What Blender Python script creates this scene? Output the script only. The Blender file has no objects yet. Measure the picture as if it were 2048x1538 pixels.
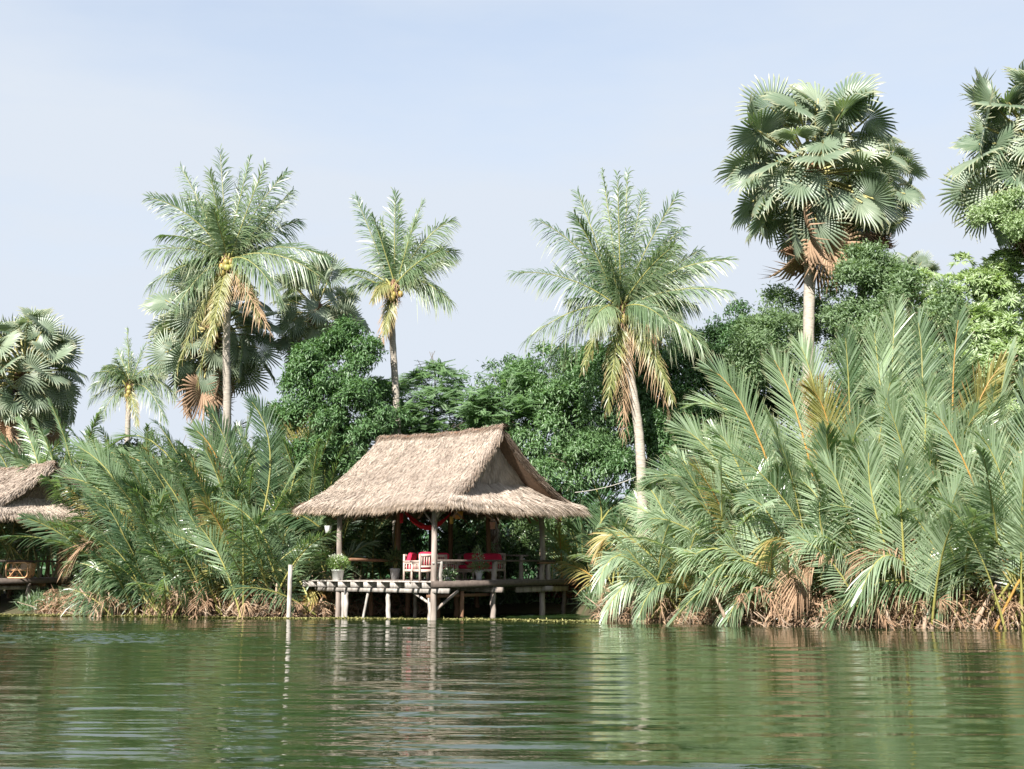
import bpy, math, random
import numpy as np
from mathutils import Vector, Matrix

# ------------------------------------------------------------------ camera, sky, sun, exposure
C = bpy.context.scene.collection
sc = bpy.context.scene
FPX, HOR, CAMH = 2440.0, 1130.0, 1.77
PITCH = math.atan((HOR - 769.0) / FPX)
cam_d = bpy.data.cameras.new('camera'); cam = bpy.data.objects.new('camera', cam_d); C.objects.link(cam)
cam_d.sensor_width = 36.0; cam_d.lens = FPX / 2048.0 * 36.0
cam_d.clip_start = 0.1; cam_d.clip_end = 3000.0
cam.location = (0, 0, CAMH); cam.rotation_euler = (math.pi / 2 + PITCH, 0, 0)
sc.camera = cam

SUN_EL = math.radians(34.0)
SUN_XY = Vector((-0.42, -0.90)).normalized()
SUN_DIR = Vector((SUN_XY.x * math.cos(SUN_EL), SUN_XY.y * math.cos(SUN_EL), math.sin(SUN_EL)))
world = bpy.data.worlds.new('World'); sc.world = world; world.use_nodes = True
wn = world.node_tree; wn.nodes.clear()
w_out = wn.nodes.new('ShaderNodeOutputWorld'); w_bg = wn.nodes.new('ShaderNodeBackground')
w_sky = wn.nodes.new('ShaderNodeTexSky'); w_sky.sky_type = 'NISHITA'; w_sky.sun_disc = False
w_sky.sun_elevation = SUN_EL; w_sky.sun_rotation = math.atan2(SUN_XY.x, SUN_XY.y)
w_sky.air_density = 1.0; w_sky.dust_density = 0.6; w_sky.ozone_density = 1.0
w_geo = wn.nodes.new('ShaderNodeTexCoord')
w_map = wn.nodes.new('ShaderNodeMapping'); w_map.inputs['Scale'].default_value = (1.2, 1.2, 4.5)
w_map.inputs['Rotation'].default_value = (0.0, 0.25, 0.4)
w_noi = wn.nodes.new('ShaderNodeTexNoise'); w_noi.inputs['Scale'].default_value = 1.3
w_noi.inputs['Detail'].default_value = 6.0; w_noi.inputs['Roughness'].default_value = 0.55
w_rmp = wn.nodes.new('ShaderNodeValToRGB')
w_rmp.color_ramp.elements[0].position = 0.40; w_rmp.color_ramp.elements[0].color = (0.50, 0.50, 0.50, 1)
w_rmp.color_ramp.elements[1].position = 0.72; w_rmp.color_ramp.elements[1].color = (0.92, 0.92, 0.92, 1)
w_mix = wn.nodes.new('ShaderNodeMix'); w_mix.data_type = 'RGBA'
w_mix.inputs[7].default_value = (3.22, 3.52, 3.95, 1)       # thin high veil of cloud
wn.links.new(w_geo.outputs['Generated'], w_map.inputs['Vector'])
wn.links.new(w_map.outputs['Vector'], w_noi.inputs['Vector'])
wn.links.new(w_noi.outputs['Fac'], w_rmp.inputs['Fac'])
w_sep = wn.nodes.new('ShaderNodeSeparateXYZ'); wn.links.new(w_geo.outputs['Generated'], w_sep.inputs[0])
w_el = wn.nodes.new('ShaderNodeMapRange'); w_el.inputs[1].default_value = 0.0; w_el.inputs[2].default_value = 0.55; w_el.inputs[3].default_value = 0.60; w_el.inputs[4].default_value = 0.0
wn.links.new(w_sep.outputs[2], w_el.inputs[0])
w_add = wn.nodes.new('ShaderNodeMath'); w_add.operation = 'ADD'; w_add.use_clamp = True
wn.links.new(w_rmp.outputs['Color'], w_add.inputs[0]); wn.links.new(w_el.outputs[0], w_add.inputs[1])
wn.links.new(w_add.outputs[0], w_mix.inputs[0])
wn.links.new(w_sky.outputs['Color'], w_mix.inputs[6])
wn.links.new(w_mix.outputs[2], w_bg.inputs['Color'])
w_bg.inputs['Strength'].default_value = 0.10
wn.links.new(w_bg.outputs['Background'], w_out.inputs['Surface'])

sun_d = bpy.data.lights.new('sun', 'SUN'); sun = bpy.data.objects.new('sun', sun_d); C.objects.link(sun)
sun_d.energy = 5.0; sun_d.angle = math.radians(0.5); sun_d.color = (1.0, 0.95, 0.88)
sun.rotation_euler = SUN_DIR.to_track_quat('Z', 'Y').to_euler()

sc.view_settings.view_transform = 'Standard'; sc.view_settings.look = 'None'
sc.view_settings.exposure = 1.22; sc.view_settings.gamma = 1.0
sc.view_settings.use_curve_mapping = False
sc.render.engine = 'CYCLES'
cy = sc.cycles
cy.max_bounces = 6; cy.diffuse_bounces = 3; cy.glossy_bounces = 3; cy.transmission_bounces = 3
cy.transparent_max_bounces = 4; cy.caustics_reflective = False; cy.caustics_refractive = False
cy.sample_clamp_indirect = 4.0
try:
    cy.use_denoising = True; cy.denoiser = 'OPENIMAGEDENOISE'
    cy.denoising_input_passes = 'RGB_ALBEDO_NORMAL'
except Exception:
    pass

# ------------------------------------------------------------------ helpers
rs = np.random.RandomState(11)
random.seed(5)

def P(px, py, Y):
    """photo pixel + distance -> point in the world"""
    u = (px - 1024.0) / FPX; v = (769.0 - py) / FPX
    dy = math.cos(PITCH) - v * math.sin(PITCH); dz = math.sin(PITCH) + v * math.cos(PITCH)
    t = Y / dy
    return np.array([u * t, Y, CAMH + dz * t])

WM = {}
def tag(o, label=None, cat=None, group=None, kind=None):
    if label: o['label'] = label
    if cat: o['category'] = cat
    if group: o['group'] = group
    if kind: o['kind'] = kind
    return o

def thing(name, label, cat, loc=(0, 0, 0), group=None, rz=0.0):
    o = bpy.data.objects.new(name, None); C.objects.link(o)
    o.location = loc; o.rotation_euler = (0, 0, rz); o.empty_display_size = 0.3
    WM[o.name] = Matrix.Translation(o.location) @ Matrix.Rotation(rz, 4, 'Z')
    return tag(o, label, cat, group)

def link_mesh(name, me, parent=None, local=False):
    """mesh given in world coordinates (or in the parent's own, local=True)"""
    o = bpy.data.objects.new(name, me); C.objects.link(o)
    if parent is not None:
        o.parent = parent
        if not local: o.matrix_parent_inverse = WM.get(parent.name, Matrix.Identity(4)).inverted()
    WM[o.name] = Matrix.Identity(4)
    return o

def np_mesh(name, verts, loops, starts, totals, mats, mat_idx=None, attr=None, smooth=False):
    me = bpy.data.meshes.new(name)
    verts = np.asarray(verts, dtype=np.float32); loops = np.asarray(loops, dtype=np.int32)
    me.vertices.add(len(verts)); me.vertices.foreach_set('co', verts.ravel())
    me.loops.add(len(loops)); me.loops.foreach_set('vertex_index', loops)
    me.polygons.add(len(starts)); me.polygons.foreach_set('loop_start', np.asarray(starts, dtype=np.int32))
    try: me.polygons.foreach_set('loop_total', np.asarray(totals, dtype=np.int32))
    except Exception: pass
    if mat_idx is not None: me.polygons.foreach_set('material_index', np.asarray(mat_idx, dtype=np.int32))
    for m in mats: me.materials.append(m)
    me.update(calc_edges=True)
    if attr is not None:
        a = me.attributes.new('v', 'FLOAT_COLOR', 'POINT')
        col = np.ones((len(verts), 4), dtype=np.float32); col[:, :3] = attr
        a.data.foreach_set('color', col.ravel())
    if smooth: me.polygons.foreach_set('use_smooth', np.ones(len(starts), dtype=bool))
    return me

class Buf:
    """collects numpy pieces (verts, faces as index lists, attr, material) into one mesh"""
    def __init__(s): s.v = []; s.a = []; s.lp = []; s.tot = []; s.mi = []; s.n = 0
    def add(s, verts, faces, attr=None, mi=0):
        verts = np.asarray(verts, dtype=np.float64).reshape(-1, 3)
        s.v.append(verts)
        if attr is None: attr = np.full((len(verts), 3), 0.5)
        s.a.append(np.asarray(attr).reshape(-1, 3))
        if isinstance(faces, np.ndarray):
            s.lp.append((faces + s.n).ravel()); s.tot.append(np.full(len(faces), faces.shape[1])); s.mi.append(np.full(len(faces), mi))
        else:
            for f in faces:
                s.lp.append(np.asarray(f) + s.n); s.tot.append(np.array([len(f)])); s.mi.append(np.array([mi]))
        s.n += len(verts)
    def mesh(s, name, mats, smooth=False):
        tot = np.concatenate(s.tot); st = np.concatenate([[0], np.cumsum(tot)[:-1]])
        return np_mesh(name, np.concatenate(s.v), np.concatenate(s.lp), st, tot, mats, np.concatenate(s.mi), np.concatenate(s.a), smooth)
    # --- shapes
    def box(s, c, size, ax=None, mi=0, taper=1.0):
        c = np.asarray(c, float); h = np.asarray(size, float) / 2
        if ax is None: ax = np.eye(3)
        cs = np.array([[-1,-1,-1],[1,-1,-1],[1,1,-1],[-1,1,-1],[-1,-1,1],[1,-1,1],[1,1,1],[-1,1,1]], float)
        cs = cs * h; cs[4:, :2] *= taper
        s.add(c + cs @ np.asarray(ax), np.array([[0,3,2,1],[4,5,6,7],[0,1,5,4],[1,2,6,5],[2,3,7,6],[3,0,4,7]]), None, mi)
    def tube(s, pts, rad, n=8, mi=0, cap=True, attr=None):
        pts = np.asarray(pts, float); k = len(pts)
        rad = np.full(k, rad) if np.isscalar(rad) else np.asarray(rad, float)
        T = np.gradient(pts, axis=0); T /= np.linalg.norm(T, axis=1)[:, None] + 1e-9
        ref = np.array([0.0, 0, 1]) if abs(T[0][2]) < 0.9 else np.array([1.0, 0, 0])
        A = []
        a = np.cross(T[0], ref); a /= np.linalg.norm(a)
        for i in range(k):
            a = a - T[i] * a.dot(T[i]); a /= np.linalg.norm(a) + 1e-9; A.append(a)
        A = np.array(A); B = np.cross(T, A)
        th = np.linspace(0, 2 * np.pi, n, endpoint=False)
        V = pts[:, None, :] + rad[:, None, None] * (np.cos(th)[None, :, None] * A[:, None, :] + np.sin(th)[None, :, None] * B[:, None, :])
        i = np.arange(k - 1)[:, None]; j = np.arange(n)[None, :]
        q = np.stack([i * n + j, i * n + (j + 1) % n, (i + 1) * n + (j + 1) % n, (i + 1) * n + j], -1).reshape(-1, 4)
        s.add(V.reshape(-1, 3), q, np.tile(attr, (k * n, 1)) if attr is not None else None, mi)
        if cap:
            s.lp.append(np.arange(n)[::-1] + s.n - k * n); s.tot.append(np.array([n])); s.mi.append(np.array([mi]))
            s.lp.append(np.arange(n) + s.n - n); s.tot.append(np.array([n])); s.mi.append(np.array([mi]))
    def lathe(s, c, prof, n=20, mi=0):
        c = np.asarray(c, float); th = np.linspace(0, 2 * np.pi, n, endpoint=False)
        V = np.array([[c[0] + r * math.cos(t), c[1] + r * math.sin(t), c[2] + z] for r, z in prof for t in th])
        i = np.arange(len(prof) - 1)[:, None]; j = np.arange(n)[None, :]
        q = np.stack([i * n + j, i * n + (j + 1) % n, (i + 1) * n + (j + 1) % n, (i + 1) * n + j], -1).reshape(-1, 4)
        s.add(V, q, None, mi)

# ------------------------------------------------------------------ materials
def mat(name, base, rough=0.8, var=0.25, scale=6.0, stretch=(1, 1, 1), col2=None, bump=0.3, spec=0.3, metallic=0.0, coords='Object'):
    m = bpy.data.materials.new(name); m.use_nodes = True; nt = m.node_tree; b = nt.nodes['Principled BSDF']
    tc = nt.nodes.new('ShaderNodeTexCoord'); mp = nt.nodes.new('ShaderNodeMapping'); mp.inputs['Scale'].default_value = stretch
    no = nt.nodes.new('ShaderNodeTexNoise'); no.inputs['Scale'].default_value = scale; no.inputs['Detail'].default_value = 5
    rp = nt.nodes.new('ShaderNodeValToRGB')
    c2 = col2 if col2 else tuple(c * (1 - var) for c in base)
    rp.color_ramp.elements[0].position = 0.3; rp.color_ramp.elements[0].color = (*c2, 1)
    rp.color_ramp.elements[1].position = 0.7; rp.color_ramp.elements[1].color = (*tuple(min(1, c * (1 + var * 0.5)) for c in base), 1)
    oi = nt.nodes.new('ShaderNodeObjectInfo'); hs = nt.nodes.new('ShaderNodeHueSaturation')
    mr = nt.nodes.new('ShaderNodeMapRange'); mr.inputs[3].default_value = 1 - var * 0.5; mr.inputs[4].default_value = 1 + var * 0.5
    nt.links.new(oi.outputs['Random'], mr.inputs[0]); nt.links.new(mr.outputs[0], hs.inputs['Value'])
    nt.links.new(tc.outputs[coords], mp.inputs[0]); nt.links.new(mp.outputs[0], no.inputs['Vector'])
    nt.links.new(no.outputs['Fac'], rp.inputs[0]); nt.links.new(rp.outputs[0], hs.inputs['Color'])
    nt.links.new(hs.outputs[0], b.inputs['Base Color'])
    b.inputs['Roughness'].default_value = rough; b.inputs['Specular IOR Level'].default_value = spec
    b.inputs['Metallic'].default_value = metallic
    if bump:
        bp = nt.nodes.new('ShaderNodeBump'); bp.inputs['Strength'].default_value = bump; bp.inputs['Distance'].default_value = 0.01
        nt.links.new(no.outputs['Fac'], bp.inputs['Height']); nt.links.new(bp.outputs[0], b.inputs['Normal'])
    return m

def leafmat(name, ca, cb, tip=None, tip_at=0.75, rough=0.4, trans=0.3, spec=0.5, tcol=None, patch=0.0):
    """leaf: colour from per-leaf random + per-object random, aged tips, part of the light goes through"""
    m = bpy.data.materials.new(name); m.use_nodes = True; nt = m.node_tree; b = nt.nodes['Principled BSDF']; out = nt.nodes['Material Output']
    at = nt.nodes.new('ShaderNodeAttribute'); at.attribute_name = 'v'; sep = nt.nodes.new('ShaderNodeSeparateColor')
    oi = nt.nodes.new('ShaderNodeObjectInfo')
    nt.links.new(at.outputs['Color'], sep.inputs[0])
    ad = nt.nodes.new('ShaderNodeMath'); ad.operation = 'MULTIPLY_ADD'; ad.inputs[1].default_value = 0.35
    ml = nt.nodes.new('ShaderNodeMath'); ml.operation = 'MULTIPLY'; ml.inputs[1].default_value = 0.65
    nt.links.new(oi.outputs['Random'], ml.inputs[0]); nt.links.new(sep.outputs[1], ad.inputs[0]); nt.links.new(ml.outputs[0], ad.inputs[2])
    mx = nt.nodes.new('ShaderNodeMix'); mx.data_type = 'RGBA'; mx.inputs[6].default_value = (*ca, 1); mx.inputs[7].default_value = (*cb, 1)
    nt.links.new(ad.outputs[0], mx.inputs[0])
    last = mx.outputs[2]
    if tip:
        mr = nt.nodes.new('ShaderNodeMapRange'); mr.inputs[1].default_value = tip_at; mr.inputs[2].default_value = 1.0; mr.interpolation_type = 'SMOOTHSTEP'
        nt.links.new(sep.outputs[0], mr.inputs[0])
        m2 = nt.nodes.new('ShaderNodeMix'); m2.data_type = 'RGBA'; m2.inputs[7].default_value = (*tip, 1)
        nt.links.new(mr.outputs[0], m2.inputs[0]); nt.links.new(last, m2.inputs[6]); last = m2.outputs[2]
    if patch:
        tc = nt.nodes.new('ShaderNodeTexCoord'); no = nt.nodes.new('ShaderNodeTexNoise'); no.inputs['Scale'].default_value = 1.6; no.inputs['Detail'].default_value = 7; no.inputs['Roughness'].default_value = 0.7
        nt.links.new(tc.outputs['Object'], no.inputs['Vector'])
        m3 = nt.nodes.new('ShaderNodeMapRange'); m3.inputs[1].default_value = 0.32; m3.inputs[2].default_value = 0.68; m3.inputs[3].default_value = 1 - patch; m3.inputs[4].default_value = 1 + patch * 0.4
        nt.links.new(no.outputs['Fac'], m3.inputs[0]); h3_ = nt.nodes.new('ShaderNodeHueSaturation'); nt.links.new(m3.outputs[0], h3_.inputs['Value']); nt.links.new(last, h3_.inputs['Color']); last = h3_.outputs[0]
    nt.links.new(last, b.inputs['Base Color'])
    b.inputs['Roughness'].default_value = rough; b.inputs['Specular IOR Level'].default_value = spec
    if trans > 0:
        tr = nt.nodes.new('ShaderNodeBsdfTranslucent'); hs = nt.nodes.new('ShaderNodeMix'); hs.data_type = 'RGBA'; hs.blend_type = 'MULTIPLY'
        hs.inputs[0].default_value = 1.0; hs.inputs[7].default_value = (*(tcol or (1.7, 1.9, 0.8)), 1)
        nt.links.new(last, hs.inputs[6]); nt.links.new(hs.outputs[2], tr.inputs['Color'])
        ms = nt.nodes.new('ShaderNodeMixShader'); ms.inputs[0].default_value = trans
        nt.links.new(b.outputs[0], ms.inputs[1]); nt.links.new(tr.outputs[0], ms.inputs[2]); nt.links.new(ms.outputs[0], out.inputs['Surface'])
    return m

M = {}
M['coco'] = leafmat('coconut_leaf', (0.06, 0.12, 0.055), (0.21, 0.275, 0.155), (0.30, 0.31, 0.18), 0.6, 0.40, 0.28, 0.7)
M['coco_y'] = leafmat('coconut_leaf_yellowing', (0.17, 0.20, 0.07), (0.28, 0.28, 0.12), (0.42, 0.30, 0.15), 0.5, 0.4, 0.3, 0.5)
M['coco_d'] = leafmat('coconut_leaf_dry', (0.27, 0.18, 0.11), (0.42, 0.30, 0.19), None, 0.6, 0.7, 0.2, 0.2, (1.3, 1.1, 0.9))
M['nipa_r'] = leafmat('nipa_leaf_silvery', (0.07, 0.13, 0.055), (0.40, 0.49, 0.34), (0.42, 0.41, 0.25), 0.75, 0.33, 0.28, 1.0)  # pale end raised so sunlit highlights are painted into some fronds
M['nipa_l'] = leafmat('nipa_leaf_green', (0.03, 0.075, 0.03), (0.23, 0.32, 0.175), (0.36, 0.33, 0.19), 0.8, 0.34, 0.3, 0.9)  # pale end lifted as well: random fronds carry painted highlights
M['nipa_y'] = leafmat('nipa_leaf_yellow', (0.24, 0.25, 0.09), (0.40, 0.33, 0.13), (0.4, 0.2, 0.09), 0.6, 0.4, 0.3, 0.5)
M['nipa_d'] = leafmat('nipa_leaf_dead', (0.26, 0.155, 0.095), (0.46, 0.33, 0.22), None, 0.6, 0.75, 0.12, 0.2, (1.2, 1.1, 0.9))
M['rach_g'] = mat('rachis_yellow_green', (0.28, 0.27, 0.08), 0.4, 0.2, 3, spec=0.5, bump=0)
M['rach_o'] = mat('rachis_orange', (0.42, 0.24, 0.06), 0.4, 0.25, 3, spec=0.5, bump=0)
M['rach_d'] = mat('rachis_dry', (0.36, 0.24, 0.15), 0.8, 0.3, 3, bump=0)
M['fan'] = leafmat('sugar_palm_leaf', (0.09, 0.145, 0.085), (0.27, 0.32, 0.225), (0.38, 0.37, 0.23), 0.72, 0.42, 0.2, 0.8)
M['fan_d'] = leafmat('sugar_palm_leaf_dead', (0.24, 0.15, 0.10), (0.42, 0.29, 0.19), None, 0.6, 0.75, 0.12, 0.2, (1.2, 1.1, 0.9))
M['fan_stalk'] = mat('sugar_palm_stalk', (0.40, 0.36, 0.15), 0.5, 0.2, 3, bump=0)
M['bark'] = mat('palm_bark', (0.36, 0.32, 0.27), 0.85, 0.35, 5, (1, 1, 6), bump=0.6)
M['bark_t'] = mat('tree_bark', (0.14, 0.11, 0.08), 0.9, 0.3, 6, (1, 1, 0.3), bump=0.6)
M['fibre'] = mat('palm_fibre', (0.17, 0.10, 0.06), 0.95, 0.4, 12, bump=0.8)
M['coconut'] = mat('coconut_husk', (0.25, 0.26, 0.07), 0.45, 0.35, 2, spec=0.5, bump=0.1, col2=(0.36, 0.20, 0.06))
M['fruit_d'] = mat('palm_fruit', (0.05, 0.03, 0.03), 0.4, 0.3, 4, bump=0.1)
M['mango'] = leafmat('broad_leaf_bright', (0.05, 0.12, 0.045), (0.21, 0.32, 0.15), None, 0.8, 0.38, 0.28, 0.6)
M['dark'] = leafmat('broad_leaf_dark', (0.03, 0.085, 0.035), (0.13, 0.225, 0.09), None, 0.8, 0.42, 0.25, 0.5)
M['feather'] = leafmat('feathery_leaf', (0.10, 0.18, 0.08), (0.25, 0.35, 0.18), None, 0.8, 0.45, 0.35, 0.4)
M['pale'] = leafmat('pale_leaf', (0.17, 0.26, 0.11), (0.36, 0.44, 0.26), None, 0.8, 0.35, 0.3, 0.6)
M['olive'] = leafmat('olive_leaf', (0.10, 0.165, 0.08), (0.30, 0.39, 0.22), None, 0.8, 0.42, 0.3, 0.4)
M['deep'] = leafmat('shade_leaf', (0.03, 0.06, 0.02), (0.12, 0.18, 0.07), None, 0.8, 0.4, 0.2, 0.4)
M['potleaf'] = leafmat('pot_plant_leaf', (0.20, 0.32, 0.10), (0.42, 0.50, 0.25), None, 0.8, 0.45, 0.3, 0.4)
M['white_bract'] = leafmat('white_leaf', (0.60, 0.66, 0.48), (0.75, 0.78, 0.65), None, 0.8, 0.5, 0.3, 0.4, (1, 1, 0.9))
M['thatch'] = leafmat('thatch_straw', (0.15, 0.10, 0.07), (0.64, 0.545, 0.455), (0.38, 0.28, 0.18), 0.75, 0.75, 0.06, 0.2, (1.1, 1.0, 0.9), patch=0.3)
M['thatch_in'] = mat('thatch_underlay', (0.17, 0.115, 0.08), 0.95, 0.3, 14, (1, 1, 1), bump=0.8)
M['wood'] = mat('weathered_wood', (0.33, 0.28, 0.245), 0.85, 0.35, 7, (1, 1, 0.2), bump=0.5, col2=(0.15, 0.12, 0.10))
M['wood_w'] = mat('pale_painted_wood', (0.42, 0.39, 0.36), 0.85, 0.3, 9, (1, 1, 0.3), bump=0.4, col2=(0.20, 0.175, 0.15))
M['wood_d'] = mat('dark_wood', (0.12, 0.095, 0.08), 0.8, 0.3, 8, (1, 1, 1), bump=0.4)
M['wood_b'] = mat('brown_wood', (0.22, 0.12, 0.07), 0.8, 0.3, 8, (1, 1, 0.3), bump=0.4)
M['chairwood'] = mat('washed_furniture_wood', (0.50, 0.40, 0.34), 0.6, 0.15, 10, bump=0.1)
M['red'] = mat('crimson_cushion', (0.62, 0.025, 0.075), 0.85, 0.15, 5, bump=0.3)
M['rattan'] = mat('rattan_cane', (0.56, 0.31, 0.15), 0.4, 0.15, 8, spec=0.5, bump=0.1)
M['rattan_c'] = mat('woven_seat_pad', (0.62, 0.45, 0.30), 0.8, 0.15, 30, bump=0.3)
M['white_pot'] = mat('white_plastic', (0.80, 0.80, 0.78), 0.4, 0.06, 4, spec=0.5, bump=0)
M['grey_pot'] = mat('grey_cement_pot', (0.42, 0.42, 0.42), 0.8, 0.15, 10, bump=0.2)
M['pink_pot'] = mat('terracotta_pot', (0.50, 0.24, 0.19), 0.7, 0.15, 8, bump=0.1)
M['yellow_l'] = mat('amber_lantern_shade', (0.50, 0.33, 0.08), 0.6, 0.15, 8, bump=0.1)
M['orange_l'] = mat('orange_lantern_cane', (0.50, 0.22, 0.05), 0.6, 0.2, 8, bump=0.1)
M['hammock'] = mat('red_hammock_cloth', (0.40, 0.012, 0.02), 0.8, 0.2, 8, bump=0.3)
M['green_cloth'] = mat('dark_green_cloth', (0.03, 0.14, 0.09), 0.8, 0.2, 4, bump=0.2)
M['brick'] = mat('red_brick', (0.20, 0.065, 0.045), 0.9, 0.35, 6, bump=0.4)  # darkened: the shade beside the deck is put into the brick colour
M['mortar'] = mat('mortar', (0.06, 0.05, 0.045), 0.95, 0.2, 6, bump=0.3)
M['cable'] = mat('pale_rope', (0.45, 0.42, 0.36), 0.7, 0.1, 4, bump=0)
M['mud'] = mat('bank_earth', (0.075, 0.055, 0.035), 0.95, 0.4, 1.5, bump=0.8, col2=(0.05, 0.06, 0.025))
M['scum'] = leafmat('floating_weed', (0.18, 0.20, 0.07), (0.36, 0.33, 0.14), None, 0.8, 0.8, 0.05, 0.2)
M['root'] = mat('pale_root', (0.40, 0.30, 0.22), 0.85, 0.35, 6, bump=0.3)

# water: murky green with a rippled mirror surface
mw = bpy.data.materials.new('river_water'); mw.use_nodes = True; nt = mw.node_tree; b = nt.nodes['Principled BSDF']
b.inputs['Base Color'].default_value = (0.016, 0.031, 0.009, 1); b.inputs['Roughness'].default_value = 0.02
b.inputs['IOR'].default_value = 1.45; b.inputs['Specular IOR Level'].default_value = 0.8
g = nt.nodes.new('ShaderNodeNewGeometry')
def wnoise(scale, sx, sy, rot, detail, dist=0.0):
    mp = nt.nodes.new('ShaderNodeMapping'); mp.inputs['Scale'].default_value = (sx, sy, 1); mp.inputs['Rotation'].default_value = (0, 0, rot)
    n = nt.nodes.new('ShaderNodeTexNoise'); n.inputs['Scale'].default_value = scale; n.inputs['Detail'].default_value = detail
    n.inputs['Distortion'].default_value = dist
    nt.links.new(g.outputs['Position'], mp.inputs[0]); nt.links.new(mp.outputs[0], n.inputs['Vector']); return n.outputs['Fac']
def mth(op, a, b_=None, c=None):
    n = nt.nodes.new('ShaderNodeMath'); n.operation = op
    for i, x in enumerate((a, b_, c)):
        if x is None: continue
        if isinstance(x, (int, float)): n.inputs[i].default_value = x
        else: nt.links.new(x, n.inputs[i])
    return n.outputs[0]
n3 = wnoise(1.0, 5.0, 15.0, 0.05, 2.0)           # finest chop only; the waves are in the mesh
bp = nt.nodes.new('ShaderNodeBump'); bp.inputs['Strength'].default_value = 1.0; bp.inputs['Distance'].default_value = 0.0022
nt.links.new(n3, bp.inputs['Height']); nt.links.new(bp.outputs[0], b.inputs['Normal'])
M['water'] = mw

# ------------------------------------------------------------------ ground and water
BANK = [(-1500, 50.0), (-200, 46.5), (110, 45.2), (330, 43.2), (570, 42.0), (650, 43.5), (760, 45.5), (1150, 45.8), (1190, 42.0), (1230, 40.0), (1450, 37.6), (1650, 35.4), (2048, 35.0), (3600, 34.0)]
bx = np.array([(p - 1024) / FPX * y for p, y in BANK]); by = np.array([y for p, y in BANK])
def bank_y(x): return np.interp(x, bx, by)
def ground_z(x, y):
    d = y - bank_y(x)
    z = np.where(d < 0, np.maximum(-1.6, d * 0.5), 0.65 * (1 - np.exp(-d / 1.6)) + np.minimum(d, 60) * 0.012)
    return z + 0.05 * np.sin(x * 1.7 + y * 0.8) * (d > 0) - 0.02
gx = np.concatenate([np.linspace(-700, -40, 12), np.linspace(-36, 36, 150), np.linspace(40, 700, 12)])
gy = np.concatenate([np.linspace(-200, 28, 8), np.linspace(30, 60, 90), np.linspace(64, 1500, 16)])
X, Yg = np.meshgrid(gx, gy); Z = ground_z(X, Yg)
nx, ny = len(gx), len(gy)
i = np.arange(ny - 1)[:, None]; j = np.arange(nx - 1)[None, :]
q = np.stack([i * nx + j, i * nx + j + 1, (i + 1) * nx + j + 1, (i + 1) * nx + j], -1).reshape(-1, 4)
bf = Buf(); bf.add(np.stack([X, Yg, Z], -1).reshape(-1, 3), q)
gr = link_mesh('ground', bf.mesh('ground', [M['mud']], True)); tag(gr, 'muddy river bank under the palms', kind='structure')
# real ripples in front of the banks, a flat sheet a hand lower beyond them
yr = [6.5]
while yr[-1] < 47.5: yr.append(yr[-1] + 0.030 + 0.00055 * yr[-1])
yr = np.array(yr); su = np.linspace(-1, 1, 330)
Yw = yr[:, None] + 0 * su[None, :]; Xw = su[None, :] * (0.56 * yr[:, None] + 3.0)
rw = np.random.RandomState(5)
def waves(n, l0, l1, slope, spread):
    H_ = np.zeros_like(Xw)
    for _ in range(n):
        lam = math.exp(rw.uniform(math.log(l0), math.log(l1))); k_ = 2 * math.pi / lam; th = rw.normal(0.05, spread)
        s_ = slope / math.sqrt(n / 2.0); ph = rw.rand() * 6.28
        H_ += s_ / k_ * np.sin(k_ * (math.sin(th) * Xw + math.cos(th) * Yw) + ph + 0.8 * np.sin(Xw * rw.uniform(0.2, 0.5) + Yw * 0.13 + ph))
    return H_
def blotch(sx_, sy_, n=14):
    m_ = np.zeros_like(Xw)
    for _ in range(n): m_ += np.sin(Xw * rw.normal(0, sx_) + Yw * rw.normal(0, sy_) + rw.rand() * 6.28)
    return m_ / math.sqrt(n / 2.0)
cal = np.clip(1.0 + 0.42 * blotch(0.16, 0.45), 0.25, 2.0); cal2 = np.clip(1.0 + 0.45 * blotch(0.3, 0.9), 0.2, 2.2)
Hw = waves(26, 0.55, 2.2, 0.028, 0.08) * cal + waves(44, 0.14, 0.50, 0.029, 0.16) * cal2
e2 = ((Xw + 12.0) / 6.0) ** 2 + ((Yw - 31.0 + 0.10 * (Xw + 12)) / 2.6) ** 2 + 0.28 * blotch(0.8, 1.2)
pt_ = 1 / (1 + np.exp((e2 - 0.9) * 7.0)); Hw = Hw + waves(34, 0.15, 0.40, 0.24, 0.5) * pt_
edge = np.minimum(1.0, np.minimum((1 - np.abs(su))[None, :] * 12, np.minimum((yr - 6.5) / 1.0, (47.5 - yr) / 1.0)[:, None])); edge = np.clip(edge, 0, 1)
Zw = Hw * edge - 0.06 * (1 - edge) ** 2
nx, ny = len(su), len(yr); i = np.arange(ny - 1)[:, None]; j = np.arange(nx - 1)[None, :]
q = np.stack([i * nx + j, i * nx + j + 1, (i + 1) * nx + j + 1, (i + 1) * nx + j], -1).reshape(-1, 4)
bf = Buf(); bf.add(np.stack([Xw, Yw, Zw], -1).reshape(-1, 3), q)
bf.add([[-700, -200, -0.055], [700, -200, -0.055], [700, 70, -0.055], [-700, 70, -0.055]], [[0, 1, 2, 3]])
wt = link_mesh('water', bf.mesh('water', [M['water']], True)); tag(wt, 'rippled green river water reflecting the palms', kind='structure')

# ------------------------------------------------------------------ plant generators
Zv = np.array([0, 0, 1.0])
def nrm(a): return a / (np.linalg.norm(a, axis=-1, keepdims=True) + 1e-9)

def bez(p, t):
    t = t[:, None]; p = [np.asarray(x, float) for x in p]
    if len(p) == 3:
        return (1 - t) ** 2 * p[0] + 2 * t * (1 - t) * p[1] + t ** 2 * p[2]
    return (1 - t) ** 3 * p[0] + 3 * t * (1 - t) ** 2 * p[1] + 3 * t * t * (1 - t) * p[2] + t ** 3 * p[3]

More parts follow.
